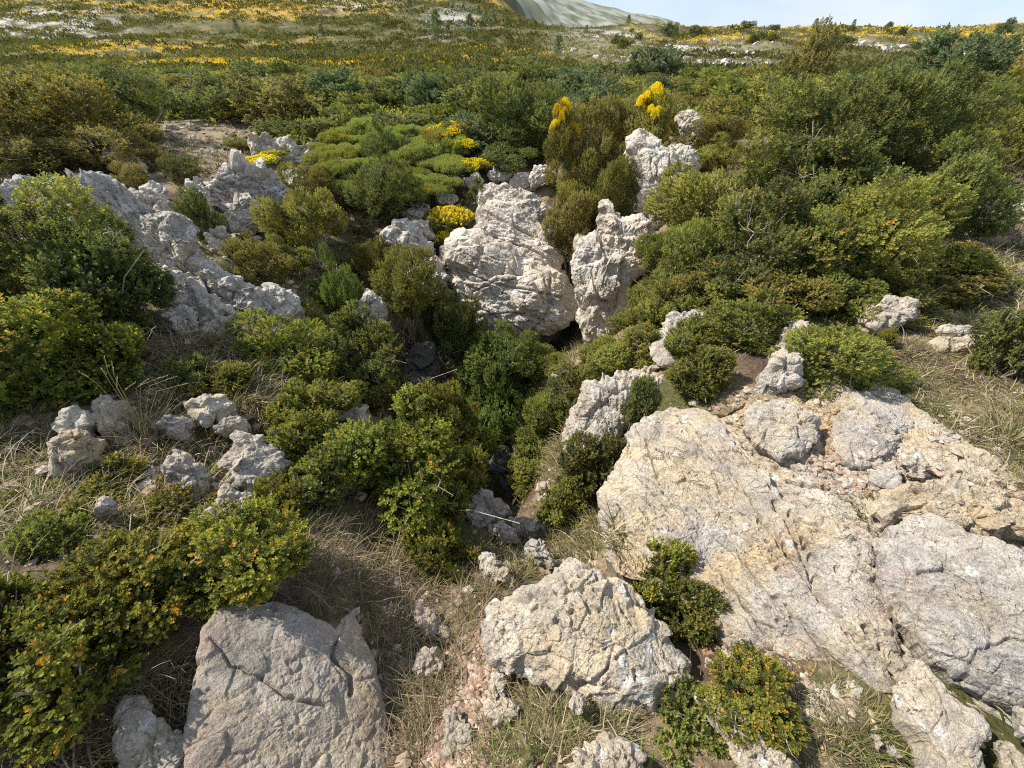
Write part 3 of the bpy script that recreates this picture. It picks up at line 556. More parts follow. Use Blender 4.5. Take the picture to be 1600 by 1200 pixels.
# --- far wall
for lab, pl, mat, kw in [
    ('huge pale overhanging boulder in the back wall of the pit', [(692,402),(700,368),(720,356),(760,358),(800,380),(850,405),(885,428),(898,445),(904,475),(898,494),(880,511),(852,526),(825,527),(790,529),(750,515),(728,488),(709,454)], 'pale', dict(y=7.45, anchor=(800,450), n=(-.12,-.85,.5), th=.6, back=1.4, strata=(.4,.9,.3,.05,2.8), face=.4, flat=3.4, det=.6, cracks=[(.022,(760,362),(800,395),(850,425),(893,447)),(.018,(700,415),(780,448),(850,462),(890,470)),(.02,(852,440),(860,480),(850,500),(832,520)),(.016,(725,380),(722,430),(760,480)),(.014,(740,500),(800,490),(850,500))])),
    ('layered slab lying on top of the huge pale boulder', [(738,372),(744,335),(762,318),(800,326),(838,348),(873,383),(880,424),(868,440),(850,440),(815,425),(785,402),(755,385)], 'pale', dict(y=7.9, anchor=(810,385), n=(.05,-.6,.8), th=.4, back=.9, strata=(.4,.9,.3,.055,3.), face=.4, flat=3.2, det=.6, cracks=[(.018,(750,345),(800,370),(870,400)),(.016,(765,385),(820,405),(865,425))])),
    ('cracked ledge above the layered slab', [(738,308),(762,293),(800,298),(832,313),(858,330),(852,352),(820,352),(788,338),(755,332)], 'pale', dict(y=8.8, anchor=(800,325), n=(0,-.5,.85), th=.3, back=.6)),
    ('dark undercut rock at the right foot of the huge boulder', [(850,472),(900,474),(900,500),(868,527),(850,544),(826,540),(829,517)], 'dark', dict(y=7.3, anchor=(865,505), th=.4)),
    ('dark domed rock left of the huge boulder', [(594,363),(614,344),(633,346),(664,371),(683,383),(686,402),(663,406),(629,400),(600,384)], 'grey', dict(y=7.9, anchor=(640,380), th=.35)),
    ('pale shoulder behind the dark domed rock', [(641,349),(670,346),(684,378),(663,376)], 'pale', dict(y=8.1, anchor=(665,365), th=.25)),
    ('buff rock below the dark domed one beside a deep cleft', [(634,405),(667,402),(691,405),(702,431),(695,464),(677,486),(650,460)], 'pale', dict(y=7.35, anchor=(670,440), th=.35)),
    ('pale ledge with a shadow gap under the green cushion bank', [(628,333),(653,316),(670,320),(680,342),(646,351)], 'pale', dict(y=8.6, anchor=(655,338))),
    ('square pale stone behind the yellow flowered cushion on the pit wall', [(680,298),(701,295),(718,312),(705,320),(684,319)], 'pale', dict(y=9.0, anchor=(698,310))),
    ('upright grey rock between shrubs on the left of the pit floor', [(555,478),(571,454),(596,468),(607,496),(604,519),(581,520),(559,498)], 'grey', dict(y=5.9, anchor=(580,495), th=.25)),
    ('tall white leaning crag at the right rim of the pit', [(976,244),(983,214),(999,201),(1012,207),(1038,224),(1066,227),(1096,236),(1085,273),(1066,310),(1044,335),(1034,372),(1008,376),(994,325),(990,285),(978,268)], 'pale', dict(y=7.6, anchor=(1030,280), n=(-.3,-.85,.4), th=.35, back=.9, strata=(.9,.35,.2,.04,2.6), face=.45, flat=3.4, det=.65)),
    ('white broken rock face below the leaning crag', [(928,335),(941,311),(968,342),(1000,338),(1030,372),(1026,420),(973,449),(947,405),(940,374)], 'pale', dict(y=6.75, anchor=(970,390), n=(-.3,-.85,.4), th=.3, back=.9, face=.5)),
    ('pale buttress right of the black cleft', [(894,410),(903,372),(932,366),(968,395),(992,430),(982,500),(945,535),(914,542),(905,490),(899,450)], 'pale', dict(y=6.5, anchor=(935,470), n=(-.3,-.85,.35), th=.35, back=.9, face=.4, flat=3.2, strata=(.9,.2,.2,.03,3.))),
    ('small white stone at the end of the yellow flower strip', [(720,284),(742,272),(758,283),(737,301)], 'pale', dict(y=9.4, anchor=(738,290))),
    ('rubbly rock under the dark shrub on the far rim', [(758,274),(775,260),(792,255),(800,281),(770,285)], 'pale', dict(y=9.7, anchor=(780,275))),
    ('split grey rock at the right end of the far ledge', [(823,284),(835,258),(857,258),(857,281),(835,293)], 'grey', dict(y=9.3, anchor=(840,278))),
    ('low pale rock between the far ledge rocks', [(795,288),(806,270),(826,272),(828,292),(808,298)], 'pale', dict(y=9.5, anchor=(812,285))),
    ('white rock among shrubs behind the leaning crag', [(1053,182),(1066,176),(1082,174),(1102,190),(1097,207),(1065,210)], 'pale', dict(y=9.2, anchor=(1078,195))),
    ('rock pillar with shade painted into its dark colour beside the black hole', [(626,568),(640,545),(676,535),(690,570),(684,610),(660,632),(634,616)], 'dark', dict(y=5.7, anchor=(655,590), th=.3)),
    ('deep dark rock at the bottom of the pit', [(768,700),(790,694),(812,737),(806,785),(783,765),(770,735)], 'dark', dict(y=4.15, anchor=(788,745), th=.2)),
    ('little buff stone in the shrubs on the pit floor', [(832,764),(850,756),(872,765),(868,792),(840,790)], 'block', {}),
    ('buff stones on the bank right of the pit floor', [(858,785),(880,770),(915,785),(922,806),(895,810),(865,802)], 'warm', {}),
    ('tiny white rim stone in the clearing beside brown shrubs', [(255,200),(270,194),(284,199),(272,205)], 'pale', {}),
    ('tiny white flat rim stone in the middle of the clearing', [(285,198),(300,194),(316,199),(302,205)], 'pale', {}),
    ('small white stone in brown grass at the front of the clearing', [(318,236),(326,230),(336,236),(328,241)], 'pale', {}),
    ('white stone left of the yellow strip beyond the cushion bank', [(674,196),(684,180),(694,186),(692,198)], 'pale', {}),
    ('row end white stone beyond the cushion bank', [(590,195),(604,189),(615,195),(602,200)], 'pale', {})]:
    rock(lab, pl, mat, **{'lift': .01, 'camw': .7, **kw})
# ---------------------------------------------------------------- plant prototypes
def leaves(O, Dv, L, k, ll, lw, tone, six=True, tilt=(1.3, .6), seed=0, start=.08):
    """k leaves set round each twig (origin O, direction Dv, length L); returns verts, quads, colours"""
    r = np.random.default_rng(seed); n = len(O); Dv = unit(Dv)
    a = unit(np.cross(Dv, r.normal(size=(n, 3)))); b = np.cross(Dv, a)
    f = np.linspace(start, 1, k)[None, :]+r.uniform(-.03, .03, (n, k))
    az = np.arange(k)[None, :]*2.4+r.uniform(0, 6.3, (n, 1))+r.uniform(-.4, .4, (n, k))
    tl = tilt[0]+(tilt[1]-tilt[0])*f+r.uniform(-.25, .25, (n, k))
    rad = np.cos(az)[..., None]*a[:, None]+np.sin(az)[..., None]*b[:, None]
    ld = unit(np.sin(tl)[..., None]*rad+np.cos(tl)[..., None]*Dv[:, None])
    base = O[:, None]+Dv[:, None]*(L*f)[..., None] if np.isscalar(L) else O[:, None]+Dv[:, None]*(L[:, None]*f)[..., None]
    side = unit(np.cross(ld, Dv[:, None]+.15*r.normal(size=(n, k, 3)))); up = np.cross(side, ld)
    sc = r.uniform(.7, 1.15, (n, k))[..., None]; l = ll*sc; w = lw*.5*sc
    if six:
        P = [base, base+ld*l*.36+side*w+up*w*.35, base+ld*l*.74+side*w*.85+up*w*.3, base+ld*l, base+ld*l*.74-side*w*.85+up*w*.3, base+ld*l*.36-side*w+up*w*.35]
        m = 6; F0 = np.array([[0, 1, 2, 3], [0, 3, 4, 5]])
    else:
        P = [base, base+ld*l*.55+side*w+up*w*.3, base+ld*l, base+ld*l*.55-side*w+up*w*.3]; m = 4; F0 = np.array([[0, 1, 2, 3]])
    V = np.stack(P, 2).reshape(-1, 3); cnt = n*k
    Fq = (np.arange(cnt)[:, None, None]*m+F0[None]).reshape(-1, 4)
    T = np.repeat(tone[:, None, :], k, 1).copy(); T[..., 1] = np.clip(T[..., 1]*(.25+.9*f), 0, 1); T[..., 0] = np.clip(T[..., 0]+r.normal(0, .09, (n, k)), 0, 1)
    drop = r.random((n, k)) < .02; T[drop, 2] = .8
    T = np.repeat(T.reshape(-1, 3), m, 0); return V, Fq, T

def crown(R, ll, lw, lai, six, seed, orange=.06, tipf=.5, shoots=.25, kper=14, nl=13, flat=1., lmul=4.2):
    """a shrub of radius R sitting on z=0: lobes of twigs, loose shoots, thin interior, and its stems"""
    r = np.random.default_rng(seed)
    lob = [np.array([0, 0, .0, .58])]
    for i in range(nl):
        phi = r.uniform(0, 6.28); el = math.asin(r.uniform(-.75, 1)); d = np.array([math.cos(phi)*math.cos(el), math.sin(phi)*math.cos(el), math.sin(el)])
        lob.append(np.array([*(d*r.uniform(.45, .92)), r.uniform(.17, .40)]))
    lob = np.array(lob); area = 4*math.pi*R*R*1.15; nleaf = int(lai*area/(.62*ll*lw)); ns = max(30, nleaf//kper)
    wgt = lob[:, 3]**2; which = r.choice(len(lob), ns*3, p=wgt/wgt.sum())
    d = unit(r.normal(size=(ns*3, 3))); rr_ = 1-np.abs(r.normal(0, .17, ns*3)); O = lob[which, :3]+d*(lob[which, 3]*rr_)[:, None]
    dist = np.min(np.linalg.norm(O[:, None]-lob[None, :, :3], axis=2)/lob[None, :, 3]+(np.arange(len(lob))[None] == which[:, None])*9, axis=1)
    bump = fbm(O*3.1+seed, 3, seed)
    ok = ((dist > .8) | (r.random(ns*3) < .12)) & (O[:, 2] > -.95) & (bump > -.24)
    O, d = O[ok][:ns], d[ok][:ns]; n = len(O)
    Dv = unit(d*.75+unit(O)*.5+np.array([0, 0, .55])+r.normal(0, .33, (n, 3)))
    sl = ll*lmul/R; L = np.where(r.random(n) < shoots, r.uniform(1.2, 1.9, n), r.uniform(.6, 1.1, n))*sl
    O = O-Dv*(L*.6)[:, None]
    clump = fbm(O*2.2+3.3*seed, 2, seed+5)
    T = np.zeros((n, 3)); T[:, 0] = np.clip(.40+.95*clump+.5*fbm(O*6+seed, 2, seed+6)+r.normal(0, .15, n), 0, 1)
    ex = np.clip(np.linalg.norm(O, axis=1), 0, 1.2)
    T[:, 1] = np.clip((r.random(n)*1.1-(1-tipf))*sstep(ex, .35, .85)*(.5+.6*(O[:, 2] > 0)), 0, 1); T[:, 2] = (r.random(n) < orange*(1+2.5*(fbm(O*2.5+9, 2, seed+8) > .12)))*r.uniform(.45, 1, n)
    O = O*R; O[:, 2] = (O[:, 2]*flat+.95)*R/R if False else O[:, 2]*flat+.95*R
    V, Fq, T = leaves(O, Dv, L*R, kper, ll, lw, T, six, seed=seed)
    st = []
    for i in range(min(len(lob), 9)):
        e = lob[i, :3]*R*1.15+np.array([0, 0, .95*R]); b = np.array([*(r.normal(0, .06, 2)*R), -.5*R]); mid = b*.5+e*.5+r.normal(0, .12, 3)*R*.8; m2 = b*.2+e*.8+r.normal(0, .1, 3)*R*.7
        st.append(tube([b, b*.7+mid*.3+r.normal(0, .03, 3)*R, mid, m2, e], max(.006, .022*R), .004*max(1, R), 5))
        for j in range(2):
            t0 = m2 if j else mid; e2 = e+r.normal(0, .25, 3)*R; st.append(tube([t0, (t0+e2)/2+r.normal(0, .05, 3)*R, e2], .009*max(.5, R), .003, 4))
    for i in range(26):
        j = r.integers(0, min(len(lob), 9)); dd = unit(r.normal(size=3)+np.array([0, 0, .5])); c = lob[j, :3]*R*1.12+np.array([0, 0, .95*R]); e = c+dd*(lob[j, 3]+.06)*R; st.append(tube([c, c*.5+e*.5+r.normal(0, .05, 3)*R, e], .007*max(.45, R), .002*max(.6, R), 4))
    return V, Fq, T, join(st)

LM = dict(
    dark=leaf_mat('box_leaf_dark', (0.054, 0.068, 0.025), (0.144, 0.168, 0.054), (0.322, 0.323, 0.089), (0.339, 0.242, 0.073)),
    green=leaf_mat('box_leaf_green', (0.071, 0.088, 0.026), (0.200, 0.222, 0.058), (0.441, 0.420, 0.089), (0.509, 0.323, 0.073)),
    olive=leaf_mat('box_leaf_olive', (0.088, 0.097, 0.029), (0.254, 0.247, 0.068), (0.525, 0.452, 0.097), (0.543, 0.323, 0.081)),
    yellow=leaf_mat('box_leaf_yellow_tip', (.060, .074, .018), (.185, .208, .040), (.46, .45, .075), (.55, .33, .06)),
    rust=leaf_mat('box_leaf_rusty', (.066, .074, .018), (.185, .19, .038), (.46, .37, .06), (.62, .28, .05)),
    brown=leaf_mat('scrub_leaf_brownish', (0.105, 0.097, 0.035), (0.254, 0.218, 0.073), (0.407, 0.323, 0.105), (0.441, 0.290, 0.129)),
    blue=leaf_mat('juniper_leaf', (0.060, 0.084, 0.048), (0.136, 0.181, 0.094), (0.254, 0.290, 0.137), (0.305, 0.242, 0.129), rough=.7, spec=.15),
    lush=leaf_mat('broadleaf_green', (0.057, 0.094, 0.030), (0.170, 0.242, 0.061), (0.339, 0.404, 0.097), (0.339, 0.290, 0.081)),
    hill=leaf_mat('hill_scrub_leaf', (.036, .042, .015), (.09, .096, .034), (.16, .155, .055), (.2, .15, .06), rough=.7, spec=.1),
    broom=leaf_mat('hedgehog_broom_green', (0.100, 0.134, 0.039), (0.247, 0.297, 0.095), (0.423, 0.437, 0.134), (0.329, 0.280, 0.123), rough=.7, spec=.15),
    broomy=leaf_mat('hedgehog_broom_olive', (0.106, 0.118, 0.031), (0.259, 0.263, 0.067), (0.400, 0.347, 0.090), (0.400, 0.291, 0.112), rough=.7, spec=.15))
BARK = bark_mat('bark_grey', (.20, .16, .12), (.48, .41, .33)); BLEACH = bark_mat('bleached_wood', (.42, .38, .33), (.62, .58, .52))
FLOWER = leaf_mat('broom_flower', (.66, .47, .010), (.84, .64, .014), (.92, .76, .03), (.5, .33, .03), rough=.6, trans=.2, spec=.2)

PROTO = {}
def proto_mesh(key, V, Fq, T, st):
    o = mk('foliage', V, Fq, LM['green'], col=T, smooth=False); me = o.data; bpy.data.objects.remove(o)
    o = mk('stem', st[0], st[1], BARK); ms = o.data; bpy.data.objects.remove(o); PROTO.setdefault(key, []).append((me, ms))
SPEC = {'near': (.34, .0185, .0115, 2.4, True, 3, 1.), 'mid': (.6, .023, .0165, 2.0, False, 3, 1.), 'large': (1.0, .028, .020, 1.75, False, 3, 1.), 'far': (1., .058, .042, 1.6, False, 4, 1.)}
for key, (R_, ll_, lw_, lai_, six_, nv_, fl_) in SPEC.items():
    for i_ in range(nv_):
        proto_mesh(key, *crown(R_, ll_, lw_, lai_, six_, 40+i_*7+len(PROTO)*31, orange=.018 if key != 'near' else .022, kper=9 if key == 'far' else 11, nl=(17, 22, 26, 20)[i_ % 4], lmul=2. if key == 'far' else 2.9))
_pick = [0]
def place_shrub(label, pal, loc, Rx, Rz, key, name='boxwood_shrub', cat='shrub', group=None, rz=None, parts=True):
    lst = PROTO[key]; me, ms = lst[_pick[0] % len(lst)]; _pick[0] += 1; R0 = SPEC[key][0]
    if not parts: t = bpy.data.objects.new(name, me); C.objects.link(t); f = t; t.location = loc
    else:
        t = empty(name, loc); f = bpy.data.objects.new('foliage', me); C.objects.link(f); f.parent = t
        s = bpy.data.objects.new('stem', ms); C.objects.link(s); s.parent = t
    t.rotation_euler = (rng.normal(0, .06), rng.normal(0, .06), rng.uniform(0, 6.28) if rz is None else rz)
    t.scale = (Rx/R0*rng.uniform(.98, 1.15), Rx/R0*rng.uniform(.85, 1.1), Rz/R0*rng.uniform(.95, 1.12))
    f.material_slots[0].link = 'OBJECT'; f.material_slots[0].material = LM[pal]
    return tag(t, label, cat, group)
SHRUBS = []
def shrub(label, pal, cx, cy, rx, ry, y=None, key=None, lift=0., name='boxwood_shrub', group=None, cat='shrub', sink=0.):
    """crown centre and half sizes as seen in the photo; y is the distance ahead, else the ground under the crown decides"""
    if y is None:
        P = hit(cx, cy+ry*.75); R = rx*np.linalg.norm(P-CAM)/F*.8; y = P[1]+.45*R
    d = ray(cx, cy); t = y/d[1]; Cw = CAM+d*t; Rx = rx*t/F; Rz = max(ry*t/F*1.05, .45*Rx)
    g = float(H(Cw[0], Cw[1])); base = Cw[2]-Rz*.95
    if key is None: key = 'near' if Rx < .47 and t < 3.3 else ('mid' if Rx < .85 and t < 6.2 else ('large' if t < 12 else 'far'))
    if base > g+.1: Rz = min(Rz*1.2, (Cw[2]-g)/.95); base = Cw[2]-.95*Rz
    return place_shrub(label, pal, (Cw[0], Cw[1], base-sink), Rx, Rz, key, name, cat, group)

for a_ in [
 # near left
 ('box shrub with orange tipped leaves in the bottom left corner', 'yellow', 50,1040,160,120, .5, 'near'),
 ('orange tipped box shrub beside the big shaded slab', 'rust', 210,935,120,84, .76, 'near'),
 ('yellow green box shrub spilling over the top of the shaded slab', 'yellow', 382,888,88,72, .9, 'near'),
 ('tiny box sprout between near left stones and the left edge', 'yellow', 45,790,75,60, 1.25, 'near'),
 ('box sprout with bronze leaves below the triangular rock', 'rust', 250,820,80,50, 1.18, 'near'),
 ('sprout with yellow leaves right of the horned rock', 'rust', 430,800,50,50, 1.35, 'near'),
 ('topmost lobe of the dark box thicket at the left edge', 'green', 55,400,125,85, 2.75, None),
 ('dark box shrub in front of the long grey outcrop', 'dark', 140,465,95,85, 2.6, None),
 ('bronzed box shrub at the left edge above the stones', 'yellow', 40,560,120,100, 2.0, None),
 ('low box shrub with gold tips behind the tall grass tuft', 'yellow', 150,570,75,60, 2.15, None),
 ('dark box shrub next to the grey boulder on the left rim', 'dark', 190,520,52,60, 2.6, None),
 ('yellow green box shrub on the left lip right of the tall grass', 'yellow', 420,575,90,55, 2.7, None),
 ('small gold leaved shrub beside the broken pale rock', 'yellow', 480,600,45,35, 2.75, 'near'),
 ('dark green shrub in shade behind the big split rock', 'dark', 480,790,85,95, 1.75, 'near'),
 ('shaded shrub low on the bank left of the forked box bush', 'green', 530,730,75,80, 2.1, 'near'),
 ('bright box bush with bare forked twigs at the centre of the lip', 'yellow', 635,715,120,110, 1.95, 'mid'),
 ('tall pointed top of box standing before the black hole', 'yellow', 700,655,46,48, 2.15, 'near'),
 ('box bush hanging over the pit lip right of the forked one', 'green', 715,755,50,60, 2.05, 'near'),
 ('box bush at the left flank of the forked one', 'yellow', 560,765,85,75, 1.8, 'near'),
 ('light green shrub growing in the shaded gully', 'yellow', 690,870,58,75, 1.35, 'near'),
 # near right
 ('round tidy box shrub on the bedrock at the right', 'green', 1312,572,86,62, None, 'mid'),
 ('dark box shrub on the right rim below the thicket', 'green', 1098,582,46,46, None, 'near'),
 ('box shrub behind the leaning rounded rock on the right', 'green', 1165,515,72,50, None, 'mid'),
 ('dark shrub cut by the right edge above the long grass', 'dark', 1600,545,52,70, None, 'near'),
 ('green shrub wedged between the spotted boulder and the huge slab', 'yellow', 1020,905,52,82, .95, 'near'),
 ('rust tipped shrub in the crack below the wedged one', 'green', 1072,972,54,66, .77, 'near'),
 ('fresh green sprig leaning over the huge slab', 'lush', 1105,975,34,38, .76, 'near'),
 ('small green sprig climbing the huge slab face', 'yellow', 1045,845,38,50, 1.17, 'near'),
 ('leafy green shrub with orange leaves on the bottom edge', 'green', 1060,1150,95,62, None, 'near'),
 ('rusty orange dwarf shrub between two lower right rocks', 'rust', 1180,1098,70,30, .435, 'near'),
 ('little orange leaved shrub behind the round box shrub', 'rust', 1388,528,18,22, None, 'near'),
 ('sparse dark shrub on the leaning pale block', 'dark', 1000,640,32,42, 2.03, 'near'),
 ('dark shrub under the leaning pale block', 'dark', 925,735,52,48, 1.95, 'near'),
 # pit
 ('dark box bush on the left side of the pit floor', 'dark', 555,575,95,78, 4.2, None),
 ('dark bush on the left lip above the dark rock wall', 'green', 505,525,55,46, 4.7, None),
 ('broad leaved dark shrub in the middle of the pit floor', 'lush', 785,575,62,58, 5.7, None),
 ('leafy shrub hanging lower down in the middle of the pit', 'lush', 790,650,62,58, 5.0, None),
 ('dim shrub beside the shade coloured rock pillar', 'dark', 708,530,48,58, 6.2, None),
 ('olive shrub at the foot of the black cleft', 'green', 880,585,50,44, 5.6, None),
 ('box shrub climbing the right wall of the pit below the buttress', 'green', 985,560,60,42, None, None),
 ('yellow green box shrub at the right of the buttress', 'olive', 1035,500,50,50, None, None),
 ('shrub on the steep right bank above the dark cleft floor', 'green', 860,680,55,62, 4.0, None),
 ('low shrub on the right bank of the pit above the buff stones', 'green', 850,745,58,48, 3.5, None),
 ('dark round shrub behind the spotted boulder', 'dark', 895,838,55,52, 1.95, 'near'),
 ('shrub on the slope between the upright grey rock and the huge boulder', 'green', 632,445,52,58, 6.3, None),
 ('bright tall shrub beside the upright grey rock', 'lush', 535,470,38,70, 6.0, None),
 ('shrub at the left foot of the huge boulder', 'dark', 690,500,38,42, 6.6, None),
 # left flank
 ('shrub over the dark rock wall on the left flank', 'olive', 402,425,46,30, 4.6, None),
 ('leafy olive shrub in the middle of the left wall', 'olive', 478,345,55,46, 7.0, None),
 ('small olive shrub below the left wall blocks', 'olive', 395,392,36,28, 5.9, None),
 ('dark shrub filling the gap behind the whaleback rock', 'dark', 318,350,30,48, 6.0, None),
 ('dark tuft growing on the side of the whaleback rock', 'dark', 245,370,20,22, 4.6, 'mid'),
 ('brown green shrub behind the pointed grey rock', 'brown', 210,290,40,30, 7.2, None),
 ('small dark bush in brown grass on the left rim', 'dark', 280,265,26,24, 8.0, None),
 ('round dark dwarf shrub left of the yellow cushions', 'green', 372,225,20,12, 10.6, None),
 ('bush left of the green cushion bank on the left wall', 'olive', 500,295,40,40, 8.6, None),
 # far wall
 ('dark juniper below the green cushion bank', 'dark', 600,305,55,45, 8.5, None),
 ('dark juniper standing in the green cushion bank', 'dark', 605,235,36,38, 10.3, None),
 ('big dark bush on the far rim above the huge boulder', 'dark', 800,205,82,62, 11.0, None),
 ('fresh green bush on the far rim beside the big dark one', 'lush', 845,180,45,42, 12.0, None),
 ('low dark bush on the rubble of the far rim', 'dark', 790,245,60,26, 10.2, None),
 ('tall brownish bush left of the leaning crag', 'brown', 915,245,62,85, 9.2, None),
 ('brownish bush behind the white leaning crag', 'brown', 1000,205,60,60, 9.6, None),
 ('olive bush clinging below the brownish one', 'olive', 905,320,48,55, 8.2, None),
 ('dry brownish bush over the pale buttress', 'brown', 895,360,45,45, 7.6, None),
 ('dark bush at the left foot of the leaning crag', 'green', 960,300,36,42, 7.6, None),
 ('tuft growing on top of the leaning crag', 'olive', 1045,240,15,14, 7.45, 'mid'),
 ('little dark shrub beside the small white stone on the far ledge', 'dark', 745,300,16,14, 8.9, 'mid'),
 # right thicket
 ('shaggy box bush at the front left of the right thicket', 'green', 1078,430,62,66, None, None),
 ('tall box bush right of the leaning crag', 'olive', 1130,320,110,95, 5.6, None),
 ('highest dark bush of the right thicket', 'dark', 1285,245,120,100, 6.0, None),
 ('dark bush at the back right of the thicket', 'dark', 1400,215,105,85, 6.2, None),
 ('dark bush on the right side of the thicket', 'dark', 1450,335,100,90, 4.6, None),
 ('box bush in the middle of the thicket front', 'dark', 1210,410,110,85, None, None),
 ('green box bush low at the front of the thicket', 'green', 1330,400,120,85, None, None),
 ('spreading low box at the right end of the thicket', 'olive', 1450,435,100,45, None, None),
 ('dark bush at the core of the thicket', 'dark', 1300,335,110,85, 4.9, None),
 ('yellow green low bush behind the thicket', 'olive', 1125,208,50,32, 9.0, None),
 ('large olive bush on the right edge behind the thicket', 'olive', 1560,220,80,65, 7.6, None),
 ('bush between the thicket and the large olive one', 'olive', 1500,250,60,50, 7.0, None),
 ('dark blue green juniper dome on the skyline at the right', 'blue', 1488,105,58,38, 15., 'far'),
 ('brown green upright bush behind the thicket', 'brown', 1270,105,36,40, 19., 'far'),
 ('blue green juniper on the valley side right of centre', 'blue', 1015,105,42,28, 38., 'far'),
 # upper left
 ('large dark olive bush in the upper left corner', 'olive', 60,190,130,75, 9.0, None),
 ('brownish bush below the upper left corner', 'brown', 170,235,85,55, 8.6, None),
 ('brown olive bush at the left edge above the white outcrop', 'brown', 20,240,90,45, 7.6, None),
 ('dark bush right of the upper left corner', 'dark', 150,170,90,55, 11., None),
 ('olive brown bush behind the yellow cushions', 'brown', 440,180,82,42, 13.5, 'far'),
]:
    lab, pal, cx, cy, rx, ry, y_, key_ = a_
    nm = 'juniper_shrub' if 'juniper' in lab else 'boxwood_shrub'
    shrub(lab, pal, cx, cy, rx, ry, y_, key_, name=nm)

# ---- shrubs that clothe the pit walls and the foot of the thicket
for i_, (pal, cx, cy, rx, ry) in enumerate([('green',1120,470,70,50),('olive',1225,470,75,45),('green',1310,465,70,40),('olive',1400,465,65,35),('yellow',1500,425,65,38),('green',1050,500,55,45),('olive',1010,545,45,40),('green',1080,540,35,30),
    ('olive',1085,480,55,45),('green',1040,450,42,42),('green',1032,395,36,40),('olive',1108,246,46,30),('green',885,795,42,40),('dark',912,765,36,34),('green',930,585,50,40),('dark',880,630,45,45),('green',990,500,40,36),('olive',965,555,40,32),]):
    shrub('box shrub at the foot of the right thicket where it meets the rim' if i_ < 12 else 'box shrub clothing the steep right wall of the pit', pal, cx, cy, rx, ry, None, None, group='box shrubs along the foot of the thicket' if i_ < 12 else 'box shrubs on the right pit wall')
for pal, cx, cy, rx, ry in [('yellow',475,690,58,45),('green',505,745,60,50),('yellow',345,600,48,32),('green',300,585,40,30),('yellow',470,640,50,38),('rust',170,760,55,30),('yellow',80,840,60,38),('green',330,850,60,40),('green',830,560,45,40),('dark',835,710,40,40),('green',520,640,50,40),('green',530,540,45,40),('green',590,420,40,40),('dark',540,300,45,34),('green',440,400,40,32)]:
    shrub('box shrub among the dense bushes on the left slopes and floor of the pit', pal, cx, cy, rx, ry, None, None, group='box shrubs on the pit floor and left slopes')

# ---- hedgehog broom cushions
def cushion(R, ll, lw, n, seed, k=9):
    r = np.random.default_rng(seed); nl = 24; ph = r.uniform(0, 6.28, nl); rd = np.sqrt(r.random(nl))*.8; lob = np.stack([rd*np.cos(ph), rd*np.sin(ph), .28*(1-rd**2), r.uniform(.2, .36, nl)], -1)
    wh = r.integers(0, nl, n*2); d = unit(r.normal(size=(n*2, 3))); d[:, 2] = np.abs(d[:, 2]); O = lob[wh, :3]+d*lob[wh, 3:4]*np.array([1, 1, .9])
    dist = np.min(np.linalg.norm(O[:, None]-lob[None, :, :3], axis=2)/lob[None, :, 3]+(np.arange(nl)[None] == wh[:, None])*9, axis=1)
    ok = dist > .93; O, d, wh = O[ok][:n], d[ok][:n], wh[ok][:n]; n = len(O); T = np.zeros((n, 3)); T[:, 0] = np.clip(r.normal(.5, .15, n)+(lob[wh, 3]-.28)*1.5, 0, 1); T[:, 1] = r.random(n)*.7*(d[:, 2] > .5); T[:, 2] = (r.random(n) < .11)*.8
    V, Fq, T = leaves(O*R-d*ll*.8, unit(d+np.array([0, 0, .5])+r.normal(0, .2, (n, 3))), ll*1.4, k, ll, lw, T, False, tilt=(.7, .3), seed=seed)
    st = join([tube([[0, 0, -.3*R], [0, 0, 0], lob[i, :3]*R], .02*R, .01*R, 4) for i in range(6)])
    top = np.argsort(-(O[:, 2]+r.normal(0, .08, n)+.25*fbm(O*2.3+seed, 2, seed)))[:int(n*.3)]
    Tf = np.zeros((len(top), 3)); Tf[:, 0] = r.random(len(top)); Tf[:, 1] = r.random(len(top))*.6
    fl = leaves(O[top]*R-d[top]*ll*.2, d[top], ll*1.3, 7, ll*.7, ll*.5, Tf, False, tilt=(1.2, .6), seed=seed+1)
    return (V, Fq, T), st, fl
SPEC['cushion'] = (.6, 0, 0, 0, 0, 0, 0); FLM = []
for i_ in range(3):
    a1, st_, fl_ = cushion(.6, .058, .011, 2600, 900+i_); proto_mesh('cushion', *a1, st_)
    o_ = mk('blossom', *fl_[:2], FLOWER, col=fl_[2], smooth=False); FLM.append(o_.data); bpy.data.objects.remove(o_)
def broom(label, cx, cy, rx, rz, y, flower=False, pal='broom', group=None, full=False):
    d = ray(cx, cy); Cw = CAM+d*(y/d[1]); Rx = rx*(y/d[1])/F; z = float(H(Cw[0], Cw[1]))
    i = _pick[0] % 3; base = max(z-.03, Cw[2]-.35*rz*(y/d[1])/F-.05) if abs(Cw[2]-z) < .6 else Cw[2]-.15
    t = place_shrub(label, pal, (Cw[0], Cw[1], base), Rx, Rx*rz, 'cushion', 'broom_cushion', 'shrub', group)
    if flower:
        f = bpy.data.objects.new('blossom', FLM[i]); C.objects.link(f); f.parent = t
    return t
CUSH = []; g_ = np.random.default_rng(77)
while len(CUSH) < 46:
    cx, cy = g_.uniform(498, 722), g_.uniform(203, 302)
    if ((cx-612)/112)**2+((cy-250)/54)**2 < 1 and all(((cx-a)/20)**2+((cy-b)/11)**2 > 1 for a, b, c in CUSH): CUSH.append((cx, cy, g_.uniform(19, 31)))
for cx, cy, rx in CUSH: broom('grey green spiny broom cushion in the mounded bank beyond the pit', cx, cy, rx, g_.uniform(.85, 1.25), 9.6+(262-cy)*.028, pal='broomy' if g_.random() < .2 else 'broom', group='spiny broom cushions in the bank beyond the pit')
